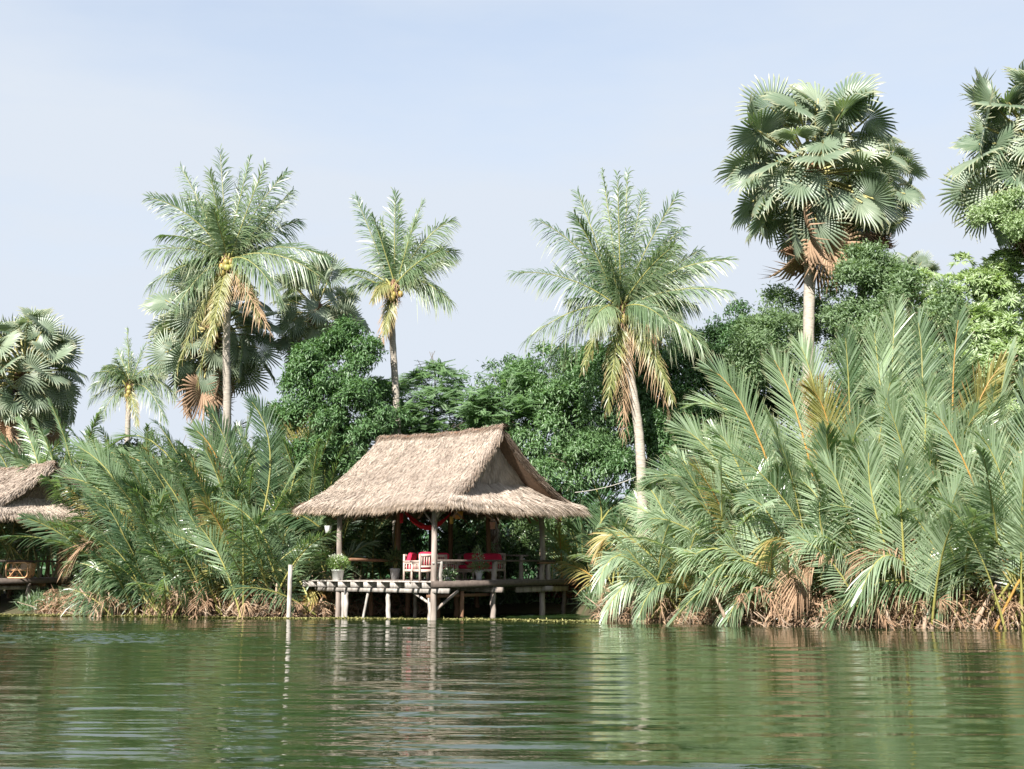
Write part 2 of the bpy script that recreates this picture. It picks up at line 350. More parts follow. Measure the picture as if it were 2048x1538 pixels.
def frond(pts, F, n=60, leaf=0.8, w=0.035, start=0.15, sag=0.25, a0=75, a1=22, lift=0.15, rr=0.03, jit=0.12, gap=0.0, tw=0.0, rng=rs, prof='coco'):
    """feather leaf along a bezier: tube rachis + two rows of leaflets, one mesh (material 0 leaf, 1 rachis)"""
    t = np.linspace(start, 1.0, n); Cp = bez(pts, t); T = nrm(np.gradient(Cp, axis=0))
    F = np.asarray(F, float) + np.zeros_like(T)
    N = F - T * (F * T).sum(1)[:, None]; N = nrm(N)
    S = np.cross(T, N)
    if tw:
        ang = tw * (t - start); N, S = (N * np.cos(ang)[:, None] + S * np.sin(ang)[:, None]), (S * np.cos(ang)[:, None] - N * np.sin(ang)[:, None])
    tn = (t - start) / (1 - start)
    if prof == 'coco': L = leaf * (0.35 + 0.65 * np.sin(np.pi * np.clip(0.12 + 0.72 * tn, 0, 1))) * (1 - 0.35 * tn ** 4)
    else: L = leaf * (0.72 + 0.28 * np.sin(np.pi * tn ** 0.8)) * (1 - 0.45 * tn ** 5)
    bf = Buf()
    for side in (-1, 1):
        k = n
        ja = rng.normal(0, jit, k); an = np.radians(a0 + (a1 - a0) * tn ** 1.2) + ja
        D = T * np.cos(an)[:, None] + side * S * np.sin(an)[:, None] + N * (lift + rng.normal(0, jit, k))[:, None]
        D = nrm(D); ln = L * (1 + rng.normal(0, 0.08, k))
        if gap > 0:
            keep = rng.rand(k) > gap
        else: keep = np.ones(k, bool)
        sg = sag * (1 + rng.normal(0, 0.3, k))
        r = np.array([0.0, 0.38, 0.74, 1.0])
        pos = Cp[:, None, :] + D[:, None, :] * (ln[:, None] * r[None, :])[:, :, None] - Zv * (sg[:, None] * ln[:, None] * r[None, :] ** 2)[:, :, None]
        Wd = nrm(T - D * (T * D).sum(1)[:, None] + N * (side * 0.22 + rng.normal(0, 0.13, k))[:, None])
        ww = w * 0.5 * np.array([0.65, 1.0, 0.72])
        va = pos[:, :3] - Wd[:, None, :] * ww[None, :, None]; vb = pos[:, :3] + Wd[:, None, :] * ww[None, :, None]
        V = np.concatenate([np.stack([va[:, 0], vb[:, 0], va[:, 1], vb[:, 1], va[:, 2], vb[:, 2], pos[:, 3]], 1)], 1)[keep]
        m_ = len(V); rn = rng.rand(m_)
        A = np.zeros((m_, 7, 3)); A[:, :, 0] = np.array([0, 0, .38, .38, .74, .74, 1.0])[None, :]; A[:, :, 1] = rn[:, None]; A[:, :, 2] = tn[keep][:, None]
        base = (np.arange(m_) * 7)[:, None]
        q = np.concatenate([base + np.array([0, 1, 3, 2]), base + np.array([2, 3, 5, 4])])
        bf.add(V.reshape(-1, 3), q, A.reshape(-1, 3), 0)
        tr = base + np.array([4, 5, 6]) ; bf.lp.append((tr + bf.n - m_ * 7).ravel()); bf.tot.append(np.full(m_, 3)); bf.mi.append(np.zeros(m_, int))
    tt = np.linspace(0, 0.97, 9)
    bf.tube(bez(pts, tt), rr * (1 - 0.85 * tt) + 0.004, 5, 1, False)
    return bf

def fan_leaf(rng, petiole=1.75, R=0.98, nseg=38, bend=0.6, cup=0.25, span=158, droop=0.12, split=0.5, dead=False):
    """costapalmate fan: stalk along +X, pleated blade, tips free"""
    bf = Buf()
    ph = np.radians(np.linspace(-span, span, nseg)); d = np.radians(span / nseg) * 0.98
    if dead: d *= 1.0
    rt = R * (0.80 + 0.20 * np.cos(ph * 0.5) ** 2) * (1 + rng.normal(0, 0.05, nseg))
    def pt(r, a, z):
        x = r * np.cos(a); y = r * np.sin(a); zz = z + cup * np.abs(y) * 0.7 - droop * r * r / R
        if dead: y = y * 0.78; zz = zz + 0.22 * np.abs(y)
        return np.stack([x, y, zz + 0 * r], -1)
    f = 0.030
    s1 = split * R * (0.85 + 0.15 * np.cos(ph)); s2 = rt * 0.82
    ja = rng.normal(0, 0.02, nseg)
    hub = pt(0.03 + 0 * ph, ph, 0); L1 = pt(s1, ph - d, -f); M1 = pt(s1, ph, f); R1 = pt(s1, ph + d, -f)
    k2 = 0.42
    L2 = pt(s2, ph + ja - d * k2, -f * 0.6); M2 = pt(s2, ph + ja, f * 0.6); R2 = pt(s2, ph + ja + d * k2, -f * 0.6)
    dz = -np.abs(rng.normal(0, 0.10 if not dead else 0.3, nseg))
    tip = pt(rt, ph + ja * 1.8, dz)
    V = np.stack([hub, L1, M1, R1, L2, M2, R2, tip], 1)
    A = np.zeros((nseg, 8, 3)); A[:, :, 0] = [0, .55, .55, .55, .8, .8, .8, 1.0]; A[:, :, 1] = rng.rand(nseg)[:, None]
    B = (np.arange(nseg) * 8)[:, None]
    V = V.reshape(-1, 3)
    cb, sb = math.cos(-bend), math.sin(-bend)
    x = V[:, 0] * cb - V[:, 2] * sb; z = V[:, 0] * sb + V[:, 2] * cb
    sagp = petiole * 0.10
    V = np.stack([x + petiole, V[:, 1], z - sagp], -1)
    q = np.concatenate([B + np.array(a) for a in ([1, 4, 5, 2], [2, 5, 6, 3])])
    bf.add(V, q, A.reshape(-1, 3), 0)
    tr = np.concatenate([B + np.array(a) for a in ([0, 1, 2], [0, 2, 3], [4, 7, 5], [5, 7, 6])])
    bf.lp.append(tr.ravel()); bf.tot.append(np.full(len(tr), 3)); bf.mi.append(np.zeros(len(tr), int))
    tt = np.linspace(0, 1, 5)
    bf.tube(np.stack([tt * (petiole + 0.1), 0 * tt, -sagp * tt ** 2 + 0.0], -1), 0.045 - 0.022 * tt, 5, 1, False)
    return bf

FANS = [fan_leaf(np.random.RandomState(100 + k), bend=bd, cup=cp, droop=dr).mesh('fan_leaf', [M['fan'], M['fan_stalk']])
        for k, (bd, cp, dr) in enumerate([(0.2, 0.30, 0.10), (0.5, 0.2, 0.10), (0.95, 0.15, 0.1), (0.35, 0.4, 0.25), (0.75, 0.1, 0.1), (1.2, 0.25, 0.15)])]
FANS_D = [fan_leaf(np.random.RandomState(200 + k), bend=bd, cup=0.5, droop=0.3, dead=True, R=1.3).mesh('dead_fan_leaf', [M['fan_d'], M['rach_d']])
          for k, bd in enumerate([0.15, 0.35, 0.5])]
BUNCH = None

def place_dir(o, d, roll=0.0):
    """turn +X to d, keeping local Z as near up as it can be"""
    d = Vector(d).normalized(); up = Vector((0, 0, 1)) if abs(d.z) < 0.97 else Vector((-d.x, -d.y, 0.3))
    y = up.cross(d).normalized(); z = d.cross(y)
    m = Matrix((d, y, z)).transposed().to_4x4() @ Matrix.Rotation(roll, 4, 'X')
    return m

def trunk_mesh(pts, r0, r1, matl, rings=True, n=10, flare=1.35):
    pts = np.asarray(pts, float); k = 40
    t = np.linspace(0, 1, k); s = np.linspace(0, 1, len(pts))
    sm = bez(pts, t) if len(pts) in (3, 4) else np.stack([np.interp(t, s, pts[:, c]) for c in range(3)], -1)
    rad = r0 + (r1 - r0) * t; rad = rad * (1 + (flare - 1) * np.exp(-t * 14))
    if rings: rad = rad * (1 + 0.035 * ((np.arange(k) % 2) * 2 - 1))
    bf = Buf(); bf.tube(sm, rad, n, 0); return bf.mesh('trunk', [matl])

def sugar_palm(label, px, py, Y, base_px, Rm=3.3, n=52, ndead=8, seed=1, group=None, lo=-58, trunk_r=0.2, up=88, squash=1.0):
    rng = np.random.RandomState(seed)
    c = P(px, py, Y); bxw = (base_px - 1024) / FPX * Y; gz = float(ground_z(np.array(bxw), np.array(Y)))
    t = thing('sugar_palm', label, 'palm tree', (bxw, Y, gz), group)
    tm = trunk_mesh([[bxw, Y, gz - 0.3], [bxw + (c[0] - bxw) * 0.3, Y, (gz + c[2]) * 0.5], c - [0, 0, 0.2]], trunk_r * 1.15, trunk_r, M['bark'])
    link_mesh('trunk', tm, t)
    bf = Buf(); bf.lathe(c - [0, 0, 0.9], [(trunk_r, -0.4), (trunk_r * 1.9, 0.1), (trunk_r * 2.1, 0.6), (trunk_r * 1.3, 1.1), (0.05, 1.35)], 10)
    link_mesh('crown_base', bf.mesh('crown_base', [M['fibre']], True), t)
    for k in range(n):
        f = (k + 0.5) / n; el = math.asin(max(-0.99, min(0.995, math.sin(math.radians(up)) + (math.sin(math.radians(lo)) - math.sin(math.radians(up))) * f))) + rng.normal(0, 0.1); az = k * 2.39996 + rng.normal(0, 0.15)
        d = Vector((math.cos(az) * math.cos(el), math.sin(az) * math.cos(el), math.sin(el)))
        vi = rng.randint(len(FANS)); o = bpy.data.objects.new('leaf', FANS[vi]); C.objects.link(o); o.parent = t
        s = Rm / 2.75 * rng.uniform(0.78, 1.08)
        loc = Vector(c) + Vector((0, 0, -0.55 * f + 0.1)) * (Rm / 3) - t.location
        o.matrix_local = Matrix.Translation(loc) @ place_dir(o, d, rng.normal(0, 1.15)) @ Matrix.Scale(s, 4)
    for k in range(ndead):
        az = k * 2.39996 * 1.1 + rng.normal(0, 0.3) + seed; el = math.radians(rng.uniform(-85, -48))
        d = Vector((math.cos(az) * math.cos(el), math.sin(az) * math.cos(el), math.sin(el)))
        o = bpy.data.objects.new('dead_leaf', FANS_D[rng.randint(3)]); C.objects.link(o); o.parent = t
        o['label'] = 'brown dead fan leaf hanging under the crown'
        loc = Vector(c) + Vector((0, 0, -0.8)) * (Rm / 3) - t.location
        o.matrix_local = Matrix.Translation(loc) @ place_dir(o, d, rng.normal(0, 0.6)) @ Matrix.Scale(Rm / 3.0 * rng.uniform(0.7, 1.08), 4)
    for k in range(3):                                       # fruit bunches on hanging stalks
        az = rng.uniform(3.4, 6.0); bf = Buf(); q0 = c + np.array([0.2 * math.cos(az), 0.2 * math.sin(az), -0.3])
        e = c + np.array([0.9 * math.cos(az), 0.9 * math.sin(az), -1.1])
        bf.tube(bez([q0, (q0 + e) / 2 + [0, 0, 0.4], e], np.linspace(0, 1, 6)), 0.035, 5, 0)
        for q_ in range(7):
            cc = e + rng.normal(0, 0.13, 3); bf.lathe(cc, [(0.01, -0.09), (0.075, -0.05), (0.09, 0), (0.06, 0.06), (0.01, 0.08)], 8, 1)
        link_mesh('fruit_bunch', bf.mesh('fruit_bunch', [M['fan_stalk'], M['fruit_d']], True), t)
    return t

def coconut_palm(label, cpx, cpy, Y, trunk_px, fronds, seed=1, group=None, tr=0.16, nuts=9, leaf=0.8, n=62, wl=0.036):
    """trunk_px: points (px,py) from the ground up; fronds: (tip px, py, depth offset, lift of the middle in px, kind)"""
    rng = np.random.RandomState(seed); c = P(cpx, cpy, Y); b0 = P(trunk_px[0][0], trunk_px[0][1], Y)
    gz = float(ground_z(np.array(b0[0]), np.array(Y)))
    t = thing('coconut_palm', label, 'palm tree', (b0[0], Y, gz), group)
    pts = [np.array([b0[0], Y, gz - 0.3])] + [P(a, b_, Y) for a, b_ in trunk_px[1:]] + [c - [0, 0, 0.1]]
    pts = np.array(pts); tt = np.linspace(0, 1, 44); s = np.concatenate([[0], np.cumsum(np.linalg.norm(np.diff(pts, axis=0), axis=1))]); s /= s[-1]
    sm = np.stack([np.interp(tt, s, pts[:, k]) for k in range(3)], -1)
    for _ in range(6): sm[1:-1] = (sm[:-2] + sm[1:-1] * 2 + sm[2:]) / 4
    rad = (tr * 1.25 + (tr * 0.8 - tr * 1.25) * tt) * (1 + 0.5 * np.exp(-tt * 16)) * (1 + 0.045 * ((np.arange(44) % 2) * 2 - 1))
    bf = Buf(); bf.tube(sm, rad, 10); link_mesh('trunk', bf.mesh('trunk', [M['bark']]), t)
    bf = Buf(); bf.lathe(c, [(tr * 0.85, -0.7), (tr * 1.25, -0.3), (tr * 1.3, 0.0), (tr * 0.8, 0.25), (0.04, 0.45)], 10)
    n_ = 260; th = rng.rand(n_) * 6.28; pp = c + np.stack([tr * 1.1 * np.cos(th), tr * 1.1 * np.sin(th), rng.uniform(-0.6, 0.25, n_)], -1)
    fa = [pp, np.stack([np.cos(th), np.sin(th), rng.uniform(-1.2, 1.0, n_)], -1)]
    for q_ in range(14):                                    # stubs of old fronds
        a_ = q_ * 2.4; e_ = np.array([math.cos(a_), math.sin(a_), 0.9]); bf.tube([c + [0, 0, -0.45 + q_ * 0.04], c + [0, 0, -0.4 + q_ * 0.04] + e_ * rng.uniform(0.25, 0.5)], [0.07, 0.03], 5, 1)
    bs = Buf(); strands(bs, fa[0], fa[1], nrm(fa[1] + Zv), rng.uniform(0.15, 0.4, n_), 0.03, rng, 0.5)
    cb = link_mesh('crown_base', bf.mesh('crown_base', [M['fibre'], M['rach_g']], True), t); cf = link_mesh('fibre', bs.mesh('fibre', [M['nipa_d']]), cb); cf['kind'] = 'stuff'
    Rf = np.mean([math.hypot(f_[0] - cpx, f_[1] - cpy) for f_ in fronds])
    fronds = list(fronds)
    for q_ in range(8):
        an_ = math.radians(rng.uniform(15, 165)); rr_ = Rf * rng.uniform(0.55, 0.95)
        fronds.append((cpx + rr_ * math.cos(an_), cpy - rr_ * math.sin(an_), rng.uniform(-1.6, 1.6), rng.uniform(5, 40) * abs(math.cos(an_)), 'g'))
    for (tx, ty, dy, lf, kind) in fronds:
        tip = P(tx, ty, Y + dy); base = c + rng.normal(0, 0.06, 3)
        L = np.linalg.norm(tip - base)
        ppm = FPX / Y
        ctrl = (base * 0.45 + tip * 0.55) + np.array([0, 0, lf / ppm])
        ctrl2 = base * 0.8 + tip * 0.2 + np.array([0, 0, lf / ppm * 0.6])
        T = nrm(tip - base)
        face = nrm(np.array([-T[0] * 0.5, -0.55 + rng.normal(0, 0.25), 0.9]))
        if ty < cpy - 60: face = nrm(np.array([rng.normal(0, 0.5), -0.9, 0.3]))
        mm = {'g': ('coco', 'rach_g'), 'y': ('coco_y', 'rach_g'), 'd': ('coco_d', 'rach_d')}[kind]
        sag = (0.62 if ty > cpy - 60 else 0.48) + rng.uniform(-0.2, 0.35)
        if kind == 'd': sag = 0.9
        fb = frond([base, ctrl2, ctrl, tip], face, n=int(n * 1.3) if kind != 'd' else 45, leaf=leaf * (1.22 if L > 3 else 0.98) * {'g': 0.98, 'y': 0.56, 'd': 0.6}[kind], w=wl, start=0.16, sag=sag, a0=66, a1=24, lift=0.05, rr=0.03, jit=0.17, rng=rng, gap=0.07 if kind != 'd' else 0.25, tw=rng.normal(0, 0.5))
        o = link_mesh('frond' if kind != 'd' else 'dead_frond', fb.mesh('frond', [M[mm[0]], M[mm[1]]]), t)
        if kind == 'd': o['label'] = 'dry brown frond hanging down'
    for k in range(nuts):
        az = rng.uniform(3.3, 6.1); q_ = c + np.array([0.33 * math.cos(az), 0.33 * math.sin(az), -0.25 + rng.uniform(-0.3, 0.2)])
        bf = Buf(); bf.lathe(q_, [(0.01, -0.15), (0.09, -0.10), (0.125, 0), (0.09, 0.10), (0.01, 0.14)], 10)
        link_mesh('coconut', bf.mesh('coconut', [M['coconut']], True), t)
    return t

def leaves_mesh(name, pos, D, N, ln, wd, matl, rng, fold=0.25):
    """many single leaves: diamond folded on its midrib"""
    k = len(pos); D = nrm(D); S = nrm(np.cross(D, N)); N = np.cross(S, D)
    ln = ln * (1 + rng.normal(0, 0.15, k)); wd = wd * (1 + rng.normal(0, 0.12, k))
    mid = pos + D * (ln * 0.45)[:, None]
    tip = pos + D * ln[:, None] - N * (ln * 0.12)[:, None]
    Lv = mid + S * (wd * 0.5)[:, None] + N * (wd * fold)[:, None]; Rv = mid - S * (wd * 0.5)[:, None] + N * (wd * fold)[:, None]
    V = np.stack([pos, Lv, tip, Rv], 1).reshape(-1, 3)
    B = (np.arange(k) * 4)[:, None]; f = np.concatenate([B + np.array([0, 1, 2]), B + np.array([0, 2, 3])])
    A = np.zeros((k, 4, 3)); A[:, :, 0] = [0, .5, 1, .5]; A[:, :, 1] = rng.rand(k)[:, None]
    bf = Buf(); bf.add(V, f, A.reshape(-1, 3)); return bf.mesh(name, [matl])

def crown_points(blobs, n_cl, rng, sub=1.0):
    """leaf-cluster centres on many small lobes that sit on lumpy ellipsoids; returns centres and outward normals"""
    vol = np.array([b_[3] * b_[4] for b_ in blobs], float); vol /= vol.sum()
    cs, ns = [], []
    for (px, py, Y, rx, ry), v in zip(blobs, vol):
        k = max(8, int(n_cl * v)); c = P(px, py, Y); ppm = FPX / Y
        m = max(6, int(rx * ry / ppm / ppm * 11 * sub)); d = nrm(rng.normal(0, 1, (m, 3)))
        d[:, 1] = np.where(rng.rand(m) < 0.7, -np.abs(d[:, 1]), d[:, 1])
        ex = np.array([rx / ppm, (rx + ry) / 2 / ppm * 0.8, ry / ppm])
        sc_ = c + d * ex * (1.10 - 0.62 * rng.rand(m) ** 1.25)[:, None]; sr = rng.uniform(0.20, 0.60, m) * min(1.0, ex.min() / 0.9)
        w_ = sr ** 2; i = rng.choice(m, k, p=w_ / w_.sum()); e = nrm(rng.normal(0, 1, (k, 3)) + 0.7 * d[i] + np.array([0, 0, 0.25]))
        cs.append(sc_[i] + e * (sr[i] * rng.uniform(0.72, 1.05, k))[:, None] * np.array([1.15, 1.15, 0.85])); ns.append(nrm(e + d[i] * 0.4))
    return np.concatenate(cs), np.concatenate(ns)

def broad_tree(label, blobs, base_px, matl, n_cl=900, per=12, ln=0.2, wd=0.055, style='whorl', seed=1, group=None, name='broadleaf_tree', cat='tree', trunk_r=0.16, spread=0.10, trunk=True):
    rng = np.random.RandomState(seed); Y = float(np.mean([b_[2] for b_ in blobs]))
    x0 = (base_px - 1024) / FPX * Y; gz = float(ground_z(np.array(x0), np.array(Y)))
    t = thing(name, label, cat, (x0, Y, gz), group)
    if trunk:
        bf = Buf(); c0 = np.mean([P(*b_[:3]) for b_ in blobs], 0); fork = np.array([x0, Y, gz]) * 0.55 + c0 * 0.45
        bf.tube(bez([[x0, Y, gz - 0.3], [x0 + 0.1, Y, (gz + fork[2]) / 2], fork], np.linspace(0, 1, 8)), np.linspace(trunk_r * 1.3, trunk_r * 0.8, 8), 8)
        link_mesh('trunk', bf.mesh('trunk', [M['bark_t']], True), t)
        for b_ in blobs:
            e = P(*b_[:3]); r3 = b_[3] * b_[2] / FPX
            bf = Buf(); bf.tube(bez([fork, (fork + e) / 2 + rng.normal(0, 0.3, 3), e], np.linspace(0, 1, 6)), np.linspace(trunk_r * 0.6, trunk_r * 0.25, 6), 6)
            for k in range(5):
                d = nrm(rng.normal(0, 1, 3)); bf.tube([e, e + d * r3 * 0.35 + rng.normal(0, 0.1, 3), e + d * r3 * 0.8], [trunk_r * 0.2, trunk_r * 0.13, 0.01], 5)
            link_mesh('branch', bf.mesh('branch', [M['bark_t']]), t)
    cs, ns = crown_points(blobs, n_cl, rng)
    k = len(cs); pos = np.repeat(cs, per, 0); nn = np.repeat(ns, per, 0); m = len(pos)
    if style == 'whorl':
        tw = nrm(nn + rng.normal(0, 0.35, (m, 3)) * 0 + np.repeat(rng.normal(0, 0.4, (k, 3)), per, 0))
        D = nrm(tw * 0.35 + rng.normal(0, 0.75, (m, 3)) + np.array([0, 0, -0.45])); N = nrm(nn * 0.6 + Zv * 0.8 + rng.normal(0, 0.35, (m, 3)))
        pos = pos + rng.normal(0, spread, (m, 3))
    elif style == 'rosette':
        ax = nrm(np.repeat(nrm(ns + Zv * 0.8 + rng.normal(0, 0.3, (k, 3))), per, 0)); rd = rng.normal(0, 1, (m, 3)); rd -= ax * (rd * ax).sum(1)[:, None]
        D = nrm(nrm(rd) + ax * rng.uniform(0.0, 0.9, m)[:, None]); N = nrm(ax - D * 0.3)
        pos = pos + D * 0.03
    elif style == 'feather':
        # flat two-ranked sprays
        axd = nrm(np.stack([rng.normal(0, 1, k), rng.normal(0, 1, k), rng.normal(-0.05, 0.25, k)], -1)); ax = np.repeat(axd, per, 0)
        idx = np.tile(np.arange(per), k); u = (idx // 2) / (per / 2.0); sd = np.where(idx % 2 == 0, 1.0, -1.0)
        upn = nrm(np.array([-0.15, -0.55, 1.0]) + np.repeat(rng.normal(0, 0.35, (k, 3)), per, 0)); sv = nrm(np.cross(ax, upn))
        D = nrm(ax * 0.45 + sv * sd[:, None]); N = upn
        pos = pos + ax * (u * spread * 5)[:, None]; ln = ln * (1.05 - 0.55 * u)
    else:
        D = nrm(rng.normal(0, 1, (m, 3)) + nn * 0.5); N = nrm(rng.normal(0, 0.6, (m, 3)) + nn + Zv * 0.5); pos = pos + rng.normal(0, spread, (m, 3))
    o = link_mesh('crown' if cat == 'tree' else 'foliage', leaves_mesh('crown', pos, D, N, np.full(m, 1.0) * ln, np.full(m, 1.0) * wd, matl, rng), t)
    return t

def nipa_clump(label, px, Y, n, mats, seed, length=(5, 7), lean_bias=(0, 0), lean=(8, 42), heroes=(), group=None, dead=4, leaf=0.95, w=0.050, nl=44, yel=0.035, loc_r=0.7, mound=True):
    """mats = (leaf, rachis). heroes: (base px,py,Y) implied at clump; each hero = (ctrl px,py, tip px,py, dY, face, kind)"""
    rng = np.random.RandomState(seed); x0 = (px - 1024) / FPX * Y; gz = float(ground_z(np.array(x0), np.array(Y))) ; gz = max(gz, 0.02)
    lf = mats[0] == 'nipa_l'; jt = 0.08 if lf else 0.035
    t = thing('nipa_palm_clump', label, 'palm clump', (x0, Y, gz), group)
    c = np.array([x0, Y, gz])
    for k in range(n):
        az = k * 2.39996 + rng.normal(0, 0.3); le = math.radians(lean[0] + (lean[1] - lean[0]) * (k + 0.5) / n + rng.normal(0, 4)); L = rng.uniform(*length) * (1.0 - 0.25 * (k / n))
        hd = np.array([math.cos(az), math.sin(az), 0]) * math.sin(le) + np.array([lean_bias[0], lean_bias[1], 0]) ; hd[2] = 0
        d0 = nrm(hd * 0.55 + Zv * math.cos(le)); dirh = nrm(hd + 1e-6)
        b0 = c + np.array([rng.normal(0, loc_r), rng.normal(0, loc_r * 0.6), -0.1])
        arch = math.sin(le) * rng.uniform(0.4, 1.05)
        p1 = b0 + d0 * L * 0.4; p2 = b0 + d0 * L * 0.68 + dirh * L * 0.13 * (0.5 + arch); p3 = b0 + d0 * L * 0.86 + dirh * L * 0.32 * (0.5 + arch) - Zv * L * 0.22 * arch
        F = nrm(np.array([rng.normal(0, 0.6), -0.8, 0.55 + rng.normal(0, 0.3)])) if rng.rand() < 0.7 else nrm(Zv * 0.7 - dirh * 0.7 + rng.normal(0, 0.3, 3))
        ml = mats
        if rng.rand() < yel: ml = ('nipa_y', 'rach_o')
        fb = frond([b0, p1, p2, p3], F, n=int(nl * (1.35 if lf else 1.2) * L / 5.5), leaf=leaf * (1.05 if lf else 1.25) * rng.uniform(0.85, 1.1), w=w, start=0.22, sag=0.06 + (0.45 if lf else 0.22) * rng.rand() + 0.25 * (math.degrees(le) > 45), a0=56, a1=16, lift=0.08, rr=0.04, jit=jt, rng=rng, gap=0.04, tw=rng.normal(0, 1.2 if lf else 0.7), prof='nipa')
        link_mesh('frond', fb.mesh('frond', [M[ml[0]], M[ml[1]]]), t)
    for (bpx, bpy, qx, qy, tx, ty, dy, F, kind) in heroes:
        b0 = P(bpx, bpy, Y); tip = P(tx, ty, Y + dy); mid = P(qx, qy, Y + dy * 0.5)
        ctrl = 2 * mid - 0.5 * (b0 + tip)
        ml = {'g': mats, 'o': (mats[0], 'rach_o'), 'y': ('nipa_y', 'rach_o'), 'd': ('nipa_d', 'rach_d')}[kind]
        L = np.linalg.norm(tip - b0)
        fb = frond([b0, ctrl, tip], F, n=int(24 + L * 8.5), leaf=leaf * 1.32, w=w, start=0.12 if L < 4 else 0.2, sag=0.10 if ty < 1000 else 0.45, a0=52, a1=13, lift=0.1, rr=0.045, jit=0.05, rng=rng, prof='nipa')
        link_mesh('frond', fb.mesh('frond', [M[ml[0]], M[ml[1]]]), t)
    for k in range(dead):
        az = rng.uniform(math.pi * 1.0, math.pi * 2.0) if rng.rand() < 0.85 else rng.rand() * 6.28; L = rng.uniform(1.0, 3.0); b0 = c + np.array([rng.normal(0, loc_r), rng.normal(0, 0.3), 0.2])
        hd = np.array([math.cos(az), math.sin(az), 0]); p1 = b0 + hd * L * 0.35 + Zv * L * rng.uniform(0.15, 0.6); tip = b0 + hd * L * 0.7; tip[2] = rng.uniform(0.02, 0.9)
        fb = frond([b0, p1, tip], nrm(Zv + rng.normal(0, 0.4, 3)), n=30, leaf=rng.uniform(0.35, 0.7), w=w * 0.6, start=0.2, sag=rng.uniform(0.3, 1.0), a0=60, a1=15, lift=0.0, rr=0.025, jit=0.45, rng=rng, gap=0.4, prof='nipa')
        o = link_mesh('dead_frond', fb.mesh('dead_frond', [M['nipa_d'], M['rach_d']]), t); o['label'] = 'withered brown frond drooping to the water'
    # leaf bases and stems at the foot
    for k in range(14):
        bf = Buf()
        b0 = c + np.array([rng.normal(0, loc_r), rng.normal(0, 0.4), -0.35]); d = np.array([rng.normal(0, 0.35), rng.normal(0, 0.25), 1.0]); L = rng.uniform(0.6, 1.5)
        bf.tube([b0, b0 + d * L * 0.5, b0 + d * L + [d[0] * 0.2, 0, 0]], [0.09, 0.06, 0.03], 5)
        link_mesh('stem_base', bf.mesh('stem_base', [M['root']]), t)
    return t

# ------------------------------------------------------------------ thatched huts over the water
A_ = np.array([-0.788, 0.616, 0.0]); B_ = np.array([0.616, 0.788, 0.0])
RZ = math.atan2(B_[1], B_[0])                # turns local x to the gable direction B, local y to A
def strands(bf, pos, D, N, ln, wd, rng, curl=0.05):
    k = len(pos); D = nrm(D); S = nrm(np.cross(D, N))
    S = nrm(S + N * rng.normal(0, 0.35, k)[:, None]); ln = ln * np.ones(k); wd = wd * np.ones(k)
    m_ = pos + D * (ln * 0.55)[:, None] + N * (ln * 0.0)[:, None]; e = pos + D * ln[:, None] - Zv * (ln * curl)[:, None] + S * (ln * rng.normal(0, 0.08, k))[:, None]
    V = np.stack([pos - S * wd[:, None] / 2, pos + S * wd[:, None] / 2, m_ - S * wd[:, None] * 0.4, m_ + S * wd[:, None] * 0.4, e], 1)
    At = np.zeros((k, 5, 3)); At[:, :, 0] = [0, 0, .55, .55, 1]; At[:, :, 1] = rng.rand(k)[:, None]
    Bx = (np.arange(k) * 5)[:, None]
    bf.add(V.reshape(-1, 3), Bx + np.array([0, 1, 3, 2]), At.reshape(-1, 3))
    bf.lp.append((Bx + np.array([2, 3, 4]) + bf.n - k * 5).ravel()); bf.tot.append(np.full(k, 3)); bf.mi.append(np.zeros(k, int))

